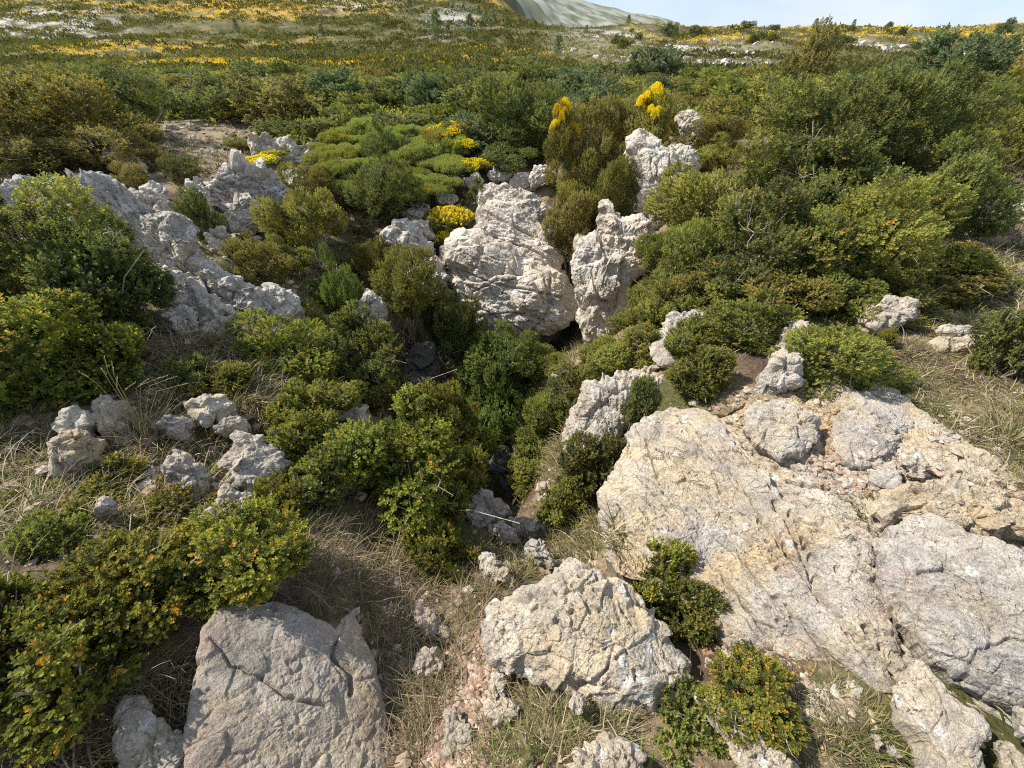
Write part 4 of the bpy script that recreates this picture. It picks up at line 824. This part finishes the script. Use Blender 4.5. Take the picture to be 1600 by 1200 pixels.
for lab, cx, cy, rx, rz, y, pal in [('low cushion with a yellow top on the left rim near whitish stones', 405,252,34,.5,9.6,'broom'),('small yellow topped cushion behind the low one on the left rim', 432,238,24,.5,10.2,'broomy'),
    ('flat cushion dotted with yellow flowers below the whaleback rock', 215,402,50,.35,3.95,'broomy'),('flat flowering cushion beside the rough grey boulder', 275,428,38,.35,3.75,'broomy'),
    ('round cushion with yellow flowers on the pit wall left of the huge boulder', 702,345,40,.95,8.35,'broomy'),('trailing cushion hanging below the flowering one on the pit wall', 700,375,24,1.1,8.1,'broomy'),
    ('bright yellow flowering broom at the top of the strip by the dark bush', 706,206,34,.7,10.9,'broomy'),('bright yellow broom in the middle of the strip', 724,232,24,1.,10.3,'broomy'),('bright yellow broom at the foot of the strip', 735,262,30,.8,9.7,'broomy'),
    
    ('tiny yellow broom beyond the clearing on the left', 358,180,17,.6,13.8,'broomy'),('tiny yellow broom behind the right thicket', 1228,146,17,.6,14.,'broomy'),('yellow broom at the far left edge of the brown bush', 385,154,8,.6,17.,'broomy')]:
    t_ = broom(lab, cx, cy, rx, rz, y, True, pal)
    if 'bright' in lab or 'tiny' in lab or 'yellow broom' in lab: t_.children[0].material_slots[0].material = FLOWER

for lab, cx, cy, rx, ry, y in [('tall broom with a bright yellow head left of the brownish bush by the crag', 886, 222, 24, 40, 8.5), ('tall broom with a broad bright yellow head just above the leaning crag', 1022, 192, 34, 34, 8.7)]:
    t_ = shrub(lab, 'olive', cx, cy, rx, ry, y, 'mid', name='broom_bush'); t_['category'] = 'shrub'
    for k in range(7):
        f_ = bpy.data.objects.new('blossom', FLM[k % 3]); C.objects.link(f_); f_.parent = t_; a_ = k*2.4; q_ = .12+.05*k; f_.location = (q_*math.cos(a_), q_*math.sin(a_)-.08, 1.0-.07*k); f_.rotation_euler = (.4*math.sin(a_), .4*math.cos(a_), k); f_.scale = (.30, .34, .62)

# ---- scrub belt beyond the pit: single shrubs first, then the mass
def outside(x, y):
    r = np.sqrt(x*x+(y-3)**2); a = x/y
    return (y > 10.5) & ~((np.abs(a+.62) < .17) & (np.abs(y-11.5) < 2.4)) & ~((np.abs(a+.26) < .15) & (y < 11.6)) & ~((np.abs(a-.05) < .12) & (y < 12.5))
cnt = 0; g_ = np.random.default_rng(5); SCR = []
pals = ['dark', 'green', 'olive', 'brown', 'olive', 'dark', 'blue', 'green', 'brown']
LBL = {'dark': 'dark green round shrub in the dense scrub belt beyond the pit', 'green': 'mid green round shrub in the dense scrub belt beyond the pit', 'olive': 'olive green round shrub in the dense scrub belt beyond the pit', 'brown': 'brownish round shrub in the dense scrub belt beyond the pit', 'blue': 'blue green juniper mound in the dense scrub belt beyond the pit'}
while cnt < 235:
    py = g_.uniform(104, 205)**1; px = g_.uniform(-60, 1660); d = ray(px, py); y = min(10.8+ (205-py)**2.05*.0042, 34)
    x = d[0]/d[1]*y
    if not outside(np.array([x]), np.array([y]))[0] or (x > .08*y and y > 27): continue
    R = g_.uniform(.5, 1.05)*(1+.012*y)
    if any((x-a)**2+(y-b)**2 < (.62*(R+c))**2 for a, b, c in SCR): continue
    SCR.append((x, y, R)); pal = pals[int((perlin(np.array([[x*.12+4, y*.12, 0]]), 71)[0]*1.6+.5)*9+g_.uniform(-1.5, 1.5)) % 9]
    z = float(H(x, y)); place_shrub(LBL[pal], pal, (x, y, z-.12*R), R, R*g_.uniform(.42, .66)*(1-.35*sstep(np.array(y), 13, 30)), 'far', 'juniper_shrub' if pal == 'blue' else 'scrub_shrub', 'shrub', 'round shrubs of the scrub belt beyond the pit'); cnt += 1

def scatter_mass(name, xs, ys, Rs, hs, nleaf, ll, tones, mat, label, seed):
    """far low bushes as one mass of leaf clumps"""
    r = np.random.default_rng(seed); n = len(xs); zs = H(xs, ys); d = unit(r.normal(size=(n, nleaf, 3))); d[..., 2] = np.abs(d[..., 2]); rad = r.uniform(.6, 1.05, (n, nleaf, 1))
    O = np.stack([xs, ys, zs], -1)[:, None]+d*rad*np.stack([Rs, Rs, hs], -1)[:, None]
    Tt = np.repeat(tones[:, None], nleaf, 1)+r.normal(0, .12, (n, nleaf, 1))*np.array([1, 0, 0])
    V, Fq, T = leaves(O.reshape(-1, 3), (d+np.array([0, 0, .6])).reshape(-1, 3), np.repeat(Rs, nleaf)*ll*.3, 2, 1., .75, np.clip(Tt, 0, 1).reshape(-1, 3), False, tilt=(1., .5), seed=seed)
    # leaf size follows the bush it belongs to
    V = V.reshape(n, nleaf*2, 4, 3); c0 = V[:, :, :1]; V = c0+(V-c0)*(Rs*ll)[:, None, None, None]
    o = mk(name, V.reshape(-1, 3), Fq, mat, col=T, smooth=False); return tag(o, label, name.replace('_', ' '), kind='stuff')
def fan(n, y0, y1, seed, pw=2.):
    r = np.random.default_rng(seed); y = y0+(y1-y0)*r.random(n)**pw; a = r.uniform(-1.35, 1.35, n); return a*y, y
x_, y_ = fan(3800, 11, 52, 31, 1.2); k_ = outside(x_, y_) & (fbm(p2(x_, y_, 1/6.), 3, 33) > -.22-.2*(y_ < 30)); k_ &= ~((x_ > .06*y_) & (y_ > 40)); x_, y_ = x_[k_], y_[k_]; n_ = len(x_); R_ = rng.uniform(.35, .9, n_)*(.7+.008*y_)
T_ = np.stack([np.clip(.45+.9*fbm(p2(x_, y_, 1/8.), 3, 34)+rng.normal(0, .1, n_), 0, 1), np.clip(rng.normal(.1, .2, n_), 0, 1), (rng.random(n_) < .12)*.5], -1)
scatter_mass('scrub', x_, y_, R_, R_*.5, 34, .24, T_, LM['green'], 'low mixed scrub filling the ground beyond the pit', 36)
x_, y_ = fan(21000, 40, 240, 41, 1.2); a_ = x_/y_; op_ = sstep(y_, 52, 66)*sstep(a_, .02, .15)
k_ = fbm(p2(x_*.7, y_, 1/18.), 4, 43)+.5*fbm(p2(x_, y_, 1/5.), 3, 47) > -.14+.62*op_; x_, y_ = x_[k_], y_[k_]; n_ = len(x_); R_ = rng.uniform(.4, 1.25, n_)*(.8+.003*y_)
T_ = np.stack([np.clip(.4+.9*fbm(p2(x_, y_, 1/18.), 3, 44), 0, 1), rng.random(n_)*.4, (rng.random(n_) < .15)*.4], -1)
scatter_mass('hillside_scrub', x_, y_, R_, R_*.42, 15, .36, T_, LM['hill'], 'dark scrub dotted over the far hillside', 46)
for k in range(34):
    r_ = np.random.default_rng(500+k); y = r_.uniform(95, 152); x = y*r_.uniform(.18, 1.3); R = r_.uniform(.8, 1.9)
    place_shrub('dark round bush standing apart on the yellow flowering crest at the right skyline', 'dark' if k % 3 else 'blue', (x, y, float(H(x, y))-.2*R), R, R*r_.uniform(.5, .8), 'far', 'scrub_shrub', 'shrub', 'dark bushes on the yellow crest', parts=False)
x_, y_ = fan(18000, 55, 230, 51, 1.1); a_ = x_/y_
yl = (np.exp(-((y_-88)/20)**2)*(1-sstep(a_, .02, .12))*sstep(a_, -1., -.7) + sstep(y_, 135, 160)*(1-sstep(a_, -.02, .08))*.75 + sstep(y_, 108, 132)*sstep(a_, .16, .3)*.9)
k_ = (yl > .25) & (fbm(p2(x_*.55, y_, 1/26.), 5, 25)+.5*fbm(p2(x_, y_, 1/4.), 4, 26) > .06-.3*(a_ > .16)); x_, y_ = x_[k_], y_[k_]; n_ = len(x_); R_ = rng.uniform(.3, .7, n_)*(.8+.002*y_)
scatter_mass('flowering_broom', x_, y_, R_, R_*.4, 9, .4, np.stack([rng.random(n_), rng.random(n_)*.4, rng.random(n_)*.6], -1), FLOWER, 'yellow flowering broom in bands over the far hillside', 56)

x_, y_ = fan(19000, 46, 220, 71, 1.1); a_ = x_/y_; k_ = rng.random(len(x_)) < np.clip(sstep(a_, -.02, .12)+.6, 0, 1); x_, y_ = x_[k_], y_[k_]; n_ = len(x_); R_ = rng.uniform(.25, .7, n_)*(.7+.004*y_)
T_ = np.stack([np.clip(.5+1.1*fbm(p2(x_, y_, 1/11.), 4, 72), 0, 1), np.clip(rng.normal(.25, .3, n_), 0, 1), rng.random(n_)*.5], -1)
HG = leaf_mat('hill_herb_leaf', (.085, .09, .035), (.19, .185, .075), (.28, .25, .10), (.36, .29, .14), rough=.8, spec=.1)
scatter_mass('herbage', x_, y_, R_, R_*.35, 9, .4, T_, HG, 'pale green herbs and dry grass on the open far slope', 73)

# ---- pines on the far slope
def pine(seed):
    r = np.random.default_rng(seed); O, Dv = [], []
    for h in np.linspace(.22, 1, 26):
        w = .34*(1-h)**.8+.03
        for j in range(7): a = r.uniform(0, 6.28); q = r.uniform(.25, 1.1)*w; O.append([math.cos(a)*q, math.sin(a)*q, h+r.normal(0, .02)]); Dv.append([math.cos(a), math.sin(a), .35])
    O = np.array(O); T = np.stack([r.uniform(.1, .7, len(O)), r.random(len(O))*.3, np.zeros(len(O))], -1)
    return leaves(O, np.array(Dv), .09, 6, .075, .035, T, False, seed=seed), tube([[0, 0, -.1], [.01, 0, .4], [0, 0, 1]], .03, .008, 6)
PN = []
for s_ in (1, 2, 3):
    (V_, F_, T_), tk = pine(s_); o1 = mk('crown', V_, F_, LM['blue'], col=T_, smooth=False); o2 = mk('trunk', *tk, BARK); PN.append((o1.data, o2.data)); bpy.data.objects.remove(o1); bpy.data.objects.remove(o2)
for i_, (px, py, hpx, y) in enumerate([(683,62,30,118),(735,62,24,122),(759,22,16,150),(772,22,14,150),(792,28,14,148),(766,34,13,140),(871,98,24,88),(812,24,12,150),(836,30,12,146),(748,14,12,160),(640,10,14,165),(505,62,14,118),(373,55,16,130),(700,58,14,120),(590,44,14,134),(1052,70,16,120),(1270,50,12,150),(1330,48,10,155),(980,48,12,150),(915,62,12,130)]):
    d = ray(px, py); x = d[0]/d[1]*y; z = float(H(x, y)); h = hpx*(y/d[1])/F*1.05; i = i_ % 3
    t = empty('pine_tree', (x, y, z-.05*h), i_*1.7); t.scale = (h, h, h); tag(t, 'small dark pine standing alone on the far broom covered slope', 'tree', 'pines on the far slope')
    for nm, me in (('crown', PN[i][0]), ('trunk', PN[i][1])): c = bpy.data.objects.new(nm, me); C.objects.link(c); c.parent = t
# ---------------------------------------------------------------- grass, gravel, litter, twigs
STRAW = vcol_mat('grass_blades', .75, .15, 60., 0., .25)
def blades(P, Nn, n, lmin, lmax, w, cols, seed, spread=.035, up=.75, droop=1.1, flatten=0.):
    """n curved blades from each tuft foot P"""
    r = np.random.default_rng(seed); m = len(P); k = m*n; a = r.uniform(0, 6.28, k); foot = np.repeat(P, n, 0)+np.stack([np.cos(a), np.sin(a), 0*a], -1)*(np.abs(r.normal(0, spread, k)))[:, None]
    nn = np.repeat(Nn, n, 0); az = a+r.normal(0, .9, k); h = np.stack([np.cos(az), np.sin(az), 0*az], -1); L = r.uniform(lmin, lmax, k)*np.repeat(r.uniform(.6, 1.2, m), n)
    el = np.clip(r.normal(up, .3, k), .05, 1.5); sd = np.stack([-np.sin(az), np.cos(az), 0*az], -1); bend = r.uniform(.3, 1., k)*droop; seg = 5; pts = []; p = foot-nn*.015
    twist = r.normal(0, .35, k)
    for s in range(seg+1):
        pts.append(p); e = el-bend*(s/seg)**1.3*1.4; hh = h+sd*(twist*s/seg)[:, None]; p = p+(unit(hh)*np.cos(e)[:, None]+np.array([0, 0, 1])*np.sin(e)[:, None])*(L/seg)[:, None]
    V = []; w = w*r.uniform(.7, 1.9, k)
    for s in range(seg+1): ww = (w*(1-(s/seg)**1.5*.85)*.5)[:, None]; V += [pts[s]-sd*ww, pts[s]+sd*ww]
    V = np.stack(V, 1).reshape(-1, 3); q = 2*(seg+1); F0 = np.array([[2*s, 2*s+1, 2*s+3, 2*s+2] for s in range(seg)]); Fq = (np.arange(k)[:, None, None]*q+F0).reshape(-1, 4)
    c = np.array(cols)[r.integers(0, len(cols), k)]*r.uniform(.55, 1.35, (k, 1)); return V, Fq, np.repeat(c, q, 0)
DRY = [(.42, .33, .19), (.30, .23, .13), (.52, .44, .30), (.20, .15, .09), (.19, .19, .06), (.14, .16, .045)]
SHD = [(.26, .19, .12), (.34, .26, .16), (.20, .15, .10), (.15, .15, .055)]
GRN = [(.10, .13, .035), (.15, .17, .05), (.20, .20, .07), (.30, .26, .12)]
MOSS = [(.10, .14, .025), (.14, .17, .03), (.09, .11, .03), (.2, .2, .06)]
def sample(poly, n, seed, avoid=True):
    r = np.random.default_rng(seed); poly = np.array(poly, float); lo, hi = poly.min(0), poly.max(0); q = lo+(hi-lo)*r.random((n*4, 2)); q = q[inpoly(q[:, 0], q[:, 1], poly)]
    if avoid:
        k = np.ones(len(q), bool)
        for rp in ROCKPOLY: k &= ~inpoly(q[:, 0], q[:, 1], rp)
        q = q[k]
    P = drop(hits(q[:n, 0], q[:n, 1])); return P, gnormal(P[:, 0], P[:, 1])
GR = []
for i_, (poly, nt_, nb_, l0, l1, w_, cols, kw) in enumerate([
    ([(-40,640),(120,600),(300,560),(480,640),(520,760),(440,830),(200,850),(-40,900)], 270, 20, .05, .17, .0032, DRY, {}),
    ([(-40,700),(260,560),(330,640),(260,820),(-40,850)], 80, 16, .1, .27, .003, DRY, {}),
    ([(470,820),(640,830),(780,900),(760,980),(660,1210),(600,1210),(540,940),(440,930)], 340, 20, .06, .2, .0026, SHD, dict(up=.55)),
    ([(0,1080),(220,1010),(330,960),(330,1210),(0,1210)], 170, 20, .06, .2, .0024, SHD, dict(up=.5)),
    ([(800,1030),(960,1100),(1010,1210),(740,1210),(760,1080)], 190, 20, .03, .11, .0022, DRY+GRN, {}),
    ([(1230,1020),(1420,1100),(1480,1210),(1180,1210)], 120, 20, .03, .09, .0024, DRY+GRN, {}),
    ([(1150,1020),(1340,1060),(1330,1110),(1170,1110)], 110, 22, .02, .06, .0022, SHD, {}),
    ([(1420,880),(1460,1000),(1540,1120),(1600,1210),(1500,1210),(1420,1060),(1360,900)], 200, 22, .012, .04, .0024, MOSS, {}),
    ([(1290,790),(1400,780),(1370,860),(1330,840)], 60, 22, .012, .045, .0024, MOSS+SHD, {}),
    ([(1420,480),(1620,420),(1620,820),(1500,700),(1440,640),(1400,560)], 420, 24, .04, .15, .0034, DRY, dict(up=.5)),
    ([(1500,250),(1640,250),(1640,480),(1520,470)], 220, 22, .06, .2, .006, DRY, {}),
    ([(1500,790),(1620,760),(1620,880),(1560,860)], 90, 24, .03, .12, .0026, DRY, dict(up=.4)),
    ([(420,400),(540,380),(560,460),(500,500),(430,470)], 240, 20, .06, .2, .008, GRN+DRY, {}),
    ([(230,190),(400,195),(430,260),(330,280),(240,260)], 330, 18, .06, .2, .011, DRY, {}),
    ([(0,260),(150,260),(200,330),(140,350),(0,300)], 220, 20, .06, .2, .007, SHD+DRY, {}),
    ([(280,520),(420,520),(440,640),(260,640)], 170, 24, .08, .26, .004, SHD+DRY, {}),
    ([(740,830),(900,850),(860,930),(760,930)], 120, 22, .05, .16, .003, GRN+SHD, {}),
    ([(860,330),(930,330),(940,420),(890,420)], 120, 20, .1, .3, .008, DRY, dict(up=1.)),
    ([(560,340),(620,420),(600,520),(520,520)], 160, 18, .08, .22, .008, GRN, {}),
    ([(820,600),(900,600),(880,760),(820,740)], 120, 18, .08, .24, .006, DRY+SHD, {}),
    ([(600,180),(720,190),(720,205),(600,205)], 60, 18, .05, .15, .012, DRY, {}),
    ([(-60,560),(1660,480),(1660,1230),(-60,1230)], 900, 10, .012, .06, .0024, SHD+DRY, dict(up=.25, droop=.5)),
    ([(900,300),(1640,260),(1640,560),(900,560)], 500, 16, .03, .14, .006, SHD+DRY+GRN, {}),
    ([(0,230),(900,230),(900,800),(300,800)], 900, 16, .04, .18, .007, SHD+GRN+DRY, {}),
    ([(1060,560),(1260,600),(1200,720),(1060,650)], 70, 18, .02, .07, .003, DRY+SHD, {})]):
    P_, N_ = sample(poly, nt_, 300+i_); GR.append(blades(P_, N_, nb_, l0, l1, w_, cols, 600+i_, **kw))
g_ = np.random.default_rng(91); q_ = np.stack([g_.uniform(-9, 9, 4200), g_.uniform(-1.2, 9, 4200)], -1); d_ = np.stack([q_[:, 0], q_[:, 1], H(q_[:, 0], q_[:, 1])], -1)-CAM
fw_ = d_[:, 1]*cp-d_[:, 2]*sp; q_ = q_[(np.abs(d_[:, 0]) > 1.18*fw_) | (d_[:, 1]*sp+d_[:, 2]*cp < -.93*fw_)]; P_ = drop(np.stack([q_[:, 0], q_[:, 1], H(q_[:, 0], q_[:, 1])], -1)); P_ = P_[np.abs(P_[:, 2]-H(P_[:, 0], P_[:, 1])) < .01]
GR.append(blades(P_, gnormal(P_[:, 0], P_[:, 1]), 14, .05, .2, .006, DRY+GRN, 955, spread=.07))
for i_, (poly, nt_, nb_, l0, l1, w_, cols) in enumerate([([(855,700),(950,720),(945,900),(850,880)], 260, 20, .05, .17, .004, SHD+GRN+DRY), ([(880,420),(1000,400),(1010,560),(880,560)], 260, 16, .07, .22, .008, GRN+DRY), ([(560,560),(900,560),(900,800),(600,800)], 300, 16, .06, .2, .006, GRN+SHD)]):
    P_, N_ = sample(poly, nt_, 380+i_); GR.append(blades(P_, N_, nb_, l0, l1, w_, cols, 690+i_))
Vs = np.concatenate([g[0] for g in GR]); of = np.cumsum([0]+[len(g[0]) for g in GR[:-1]]); Fs = np.concatenate([g[1]+o for g, o in zip(GR, of)])
tag(mk('grass', Vs, Fs, STRAW, col=np.concatenate([g[2] for g in GR]), smooth=True), 'dry straw and green grass between rocks and shrubs', 'grass', kind='stuff')

def tuft(label, px, py, n, l0, l1, cols, w=.003, stalks=0, seed=0, up=1.05):
    P = hit(px, py); V, Fq, c = blades(P[None], gnormal(P[:1], P[1:2]), n, l0, l1, w, cols, 800+seed, spread=.04, up=up, droop=1.)
    t = empty('grass_tuft', tuple(P)); mk('blades', V-P, Fq, STRAW, t, col=c); tag(t, label, 'grass tuft')
    if stalks:
        r = np.random.default_rng(seed)
        for k in range(stalks):
            a = r.uniform(-.9, .9)+.3; e = r.uniform(.9, 1.35); L = r.uniform(.42, .62); d = np.array([math.sin(a)*math.cos(e), .35*math.cos(a)*math.cos(e), math.sin(e)]); tip = d*L+np.array([math.sin(a)*.14, .02, -.06])
            v, f = tube([[0, 0, 0], d*L*.5, d*L*.8+np.array([math.sin(a)*.03, 0, 0]), tip], .0016, .0009, 4); so_ = mk('stalk', v, f, STRAW, t, col=np.tile([.34, .30, .13], (len(v), 1)))
            dd = unit(tip-d*L*.8); v, f, c = leaves((tip-dd*.05)[None], dd[None], .06, 14, .012, .004, np.array([[.42, .35, .2]]), False, tilt=(.5, .25), seed=k)
            mk('seed_head', v, f, STRAW, so_, col=np.tile([.45, .37, .24], (len(v), 1)), smooth=False)
    return t
tuft('tall straw grass tuft with long seed stalks between near left stones', 232, 690, 190, .14, .34, DRY, stalks=10, seed=1)
tuft('green grey grass tuft at the right edge above a flat stone', 1575, 690, 210, .12, .32, GRN+DRY, seed=2, up=.85)
tuft('second long grass tuft on the right edge below the first', 1600, 740, 170, .12, .3, DRY+GRN, seed=3, up=.8)
tuft('small green grass tuft beside the pink triangular stone', 868, 1105, 90, .04, .11, GRN+DRY, w=.0022, seed=4)
tuft('coarse green grass tuft around the oval stone at the lower right', 1350, 1185, 150, .05, .14, GRN, w=.0024, seed=5)
tuft('fine grass tuft arching right of the broken pale rock on the left lip', 360, 655, 120, .08, .22, DRY+GRN, seed=6)

# ---- gravel: small angular stones
_ico = None
def gravel(name, label, regions, mat, seed):
    r = np.random.default_rng(seed); t = (1+5**.5)/2
    iv = unit(np.array([[-1,t,0],[1,t,0],[-1,-t,0],[1,-t,0],[0,-1,t],[0,1,t],[0,-1,-t],[0,1,-t],[t,0,-1],[t,0,1],[-t,0,-1],[-t,0,1]], float))
    jf = np.array([[0,11,5],[0,5,1],[0,1,7],[0,7,10],[0,10,11],[1,5,9],[5,11,4],[11,10,2],[10,7,6],[7,1,8],[3,9,4],[3,4,2],[3,2,6],[3,6,8],[3,8,9],[4,9,5],[2,4,11],[6,2,10],[8,6,7],[9,8,1]])
    VV, FF, CC, o = [], [], [], 0
    for poly, n, s0, s1, cols in regions:
        P, Nn = sample(poly, n, seed+len(VV), avoid=False); m = len(P); S = s0*(s1/s0)**(r.random(m)**1.8)
        V = iv[None]*r.uniform(.6, 1.25, (m, 12, 1))*np.stack([r.uniform(.7, 1.4, m), r.uniform(.7, 1.2, m), r.uniform(.35, .75, m)], -1)[:, None]*S[:, None, None]
        a = r.uniform(0, 6.28, m); ca, sa = np.cos(a)[:, None], np.sin(a)[:, None]; V = np.stack([V[..., 0]*ca-V[..., 1]*sa, V[..., 0]*sa+V[..., 1]*ca, V[..., 2]], -1)
        V = V+(P+Nn*(S*.25)[:, None])[:, None]; VV.append(V.reshape(-1, 3)); FF.append((jf[None]+np.arange(m)[:, None, None]*12+o).reshape(-1, 3)); o += m*12
        CC.append(np.repeat(np.array(cols)[r.integers(0, len(cols), m)]*r.uniform(.75, 1.2, (m, 1)), 12, 0))
    return tag(mk(name, np.concatenate(VV), np.concatenate(FF), mat, col=np.concatenate(CC), smooth=False), label, name, kind='stuff')
GV = vcol_mat('gravel_stone', .9, .3, 120., .003)
RED = [(.30, .20, .15), (.38, .27, .20), (.25, .17, .13), (.42, .33, .27)]; WHT = [(.40, .35, .28), (.45, .40, .33), (.34, .28, .21), (.38, .29, .22), (.28, .21, .15)]; LEAF = [(.34, .19, .08), (.28, .15, .07), (.42, .27, .13)]
gravel('gravel', 'reddish gravel and pale stone chips on bare soil', [
    ([(740,985),(800,1050),(770,1120),(760,1210),(660,1210),(690,1090),(700,1020)], 1500, .005, .02, RED),
    ([(1230,690),(1300,700),(1460,740),(1560,790),(1400,790),(1280,800),(1220,740)], 900, .004, .022, WHT+RED),
    ([(1230,1060),(1340,1080),(1330,1130),(1240,1130)], 260, .006, .022, WHT),
    ([(1060,640),(1200,600),(1230,640),(1150,690)], 140, .006, .03, WHT),
    ([(1276,650),(1300,650),(1296,730),(1272,730)], 240, .004, .011, LEAF),
    ([(1420,640),(1560,660),(1600,800),(1450,770)], 200, .006, .03, WHT),
    ([(760,1060),(900,1100),(1000,1190),(780,1210)], 200, .004, .016, RED+WHT),
    ([(230,190),(400,195),(420,270),(250,260)], 160, .02, .09, WHT),
    ([(560,190),(720,190),(720,204),(560,204)], 90, .03, .12, WHT),
    ([(280,280),(430,280),(450,390),(330,400)], 240, .03, .13, WHT),
    ([(330,430),(470,440),(450,520),(350,500)], 140, .02, .08, WHT),
    ([(820,250),(860,350),(760,330),(740,280)], 120, .03, .12, WHT),
    ([(0,560),(480,600),(520,760),(0,860)], 160, .008, .03, WHT),
    ([(-60,560),(1660,480),(1660,1230),(-60,1230)], 2600, .003, .012, RED+WHT+LEAF),
    ([(0,240),(900,240),(900,780),(200,780)], 900, .015, .07, WHT),
    ([(-20,600),(470,620),(500,760),(300,860),(-20,900)], 150, .012, .05, WHT),
    ([(480,850),(760,880),(700,1200),(620,1200)], 160, .008, .035, WHT+RED),
    ([(1090,960),(1260,1040),(1300,1120),(1100,1060)], 260, .004, .02, RED+WHT+LEAF),
    ([(850,690),(950,710),(945,900),(850,890)], 500, .006, .04, WHT+RED),
    ([(740,780),(900,800),(880,900),(720,900)], 130, .008, .04, WHT)], GV, 1200)
x_, y_ = fan(3200, 55, 130, 61, 1.); a_ = x_/y_; sl = sstep(y_, 55, 75)*(1-sstep(y_, 110, 130))*sstep(a_, .0, .14); k_ = (sl > .3) & (fbm(p2(x_, y_, 1/22.), 3, 28) > .1)
x2, y2 = fan(2500, 120, 180, 62, 1.); k2 = np.exp(-((x2/y2+.10)/.06)**2-((y2-148)/15)**2) > .3
x_ = np.concatenate([x_[k_], x2[k2]]); y_ = np.concatenate([y_[k_], y2[k2]]); n_ = len(x_)
def stones_at(xs, ys, S, name, label, seed):
    r = np.random.default_rng(seed); c = np.array([[-1,-1,-1],[1,-1,-1],[1,1,-1],[-1,1,-1],[-.7,-.7,1],[.7,-.7,1],[.7,.7,1],[-.7,.7,1]])*np.array([1, 1, .5]); f = np.array([[0,3,2,1],[4,5,6,7],[0,1,5,4],[1,2,6,5],[2,3,7,6],[3,0,4,7]])
    V = c[None]*r.uniform(.6, 1.3, (len(xs), 8, 3))*S[:, None, None]+np.stack([xs, ys, H(xs, ys)+S*.2], -1)[:, None]
    return tag(mk(name, V.reshape(-1, 3), (f[None]+np.arange(len(xs))[:, None, None]*8).reshape(-1, 4), GV, col=np.repeat(np.array([.5, .48, .44])*r.uniform(.75, 1.2, (len(xs), 1)), 8, 0), smooth=False), label, name, kind='stuff')
stones_at(x_, y_, .12+.5*rng.random(n_)**2.5*(.5+y_/200), 'scree', 'pale scree stones on the far slopes', 63)

# ---- bleached twigs
for lab, pts in [('bleached branch lying on the leaning rounded rock', [(1272,532),(1256,520),(1246,508),(1238,503)]), ('bare grey twig in the big green bush of the right thicket', [(1210,395),(1225,405),(1245,400)])]:
    Q = []; P0 = hit(*pts[0]); tt = np.linalg.norm(P0-CAM)*(.86 if 'thicket' not in lab else .8)
    if 'lip' in lab: tt = 1.95/ray(*pts[0])[1]*np.linalg.norm(ray(*pts[0]))
    if 'bush at the lip' in lab or 'foot of the bright' in lab: tt = 2.35
    if 'rounded rock' in lab: tt = np.linalg.norm(P0-CAM)*.95
    pts = np.array(pts, float); ii = np.linspace(0, len(pts)-1, 3*len(pts)); pts = np.stack([np.interp(ii, np.arange(len(pts)), pts[:, j]) for j in (0, 1)], -1)+rng.normal(0, 1.2, (len(ii), 2))
    for k, q in enumerate(pts): Q.append(CAM+unit(ray(*q))*(tt-.007*k))
    Q = np.array(Q); s = tt/2.4; tw = [tube(Q, .004*s, .0018*s, 6), tube([Q[4], Q[5]+np.array([.02, 0, .01])*s, Q[6]+np.array([.035, .01, .012])*s, Q[8]+np.array([.05, .01, -.005])*s], .003*s, .0014*s, 5)]
    v, f = join(tw); tag(mk('dead_branch', v, f, BLEACH, loc=tuple(Q[0])), lab, 'branch')
# ---------------------------------------------------------------- light, sky, camera
SUN_EL, SUN_AZ = math.radians(47), math.radians(-74)          # azimuth measured from +Y towards +X
L_ = bpy.data.lights.new('sun', 'SUN'); L_.energy = 5.; L_.angle = math.radians(.6); L_.color = (1, .935, .83)
so = bpy.data.objects.new('sun', L_); C.objects.link(so)
so.rotation_euler = (math.pi/2-SUN_EL, 0, -SUN_AZ+math.pi)
w = bpy.data.worlds.new('World'); bpy.context.scene.world = w; w.use_nodes = True; nt = w.node_tree
for n_ in list(nt.nodes): nt.nodes.remove(n_)
N = NT(nt); sky = N.n('ShaderNodeTexSky', sky_type='NISHITA'); sky.sun_disc = False
sky.sun_elevation = SUN_EL; sky.sun_rotation = SUN_AZ; sky.altitude = 1300; sky.dust_density = 1.2
tc = N.n('ShaderNodeTexCoord'); mp = N.n('ShaderNodeMapping'); mp.inputs['Scale'].default_value = (1, 1, 3.2); N.l(tc.outputs['Generated'], mp.inputs['Vector'])
cn = N.noise(mp.outputs[0], 2.6, 8, .62, .5)
veil = N.mix(N.ramp(cn, [(.36, 0.), (.66, 1.)]), (2.5, 3.3, 4.6), (3.7, 4.0, 4.45))
skyc = N.mix(N.ramp(N.noise(mp.outputs[0], 1.3, 4), [(.3, .6), (.7, .85)]), sky.outputs[0], veil)
bg = N.n('ShaderNodeBackground'); N.l(skyc, bg.inputs['Color']); bg.inputs['Strength'].default_value = .14
wo = N.n('ShaderNodeOutputWorld'); N.l(bg.outputs[0], wo.inputs['Surface'])
cam = bpy.data.cameras.new('camera'); co = bpy.data.objects.new('camera', cam); C.objects.link(co)
cam.sensor_width = 36; cam.lens = 36*F/1600; cam.clip_start = .02; cam.clip_end = 6000
co.location = (0, 0, CAMZ); co.rotation_euler = (math.pi/2-PITCH, 0, 0)
sc = bpy.context.scene; sc.camera = co
sc.view_settings.view_transform = 'Standard'; sc.view_settings.look = 'None'; sc.view_settings.exposure = .6; sc.view_settings.gamma = 1.
sc.cycles.max_bounces = 5; sc.cycles.transparent_max_bounces = 4; sc.cycles.diffuse_bounces = 3; sc.cycles.glossy_bounces = 2; sc.cycles.transmission_bounces = 2
sc.cycles.use_denoising = False; sc.cycles.filter_width = 1.1
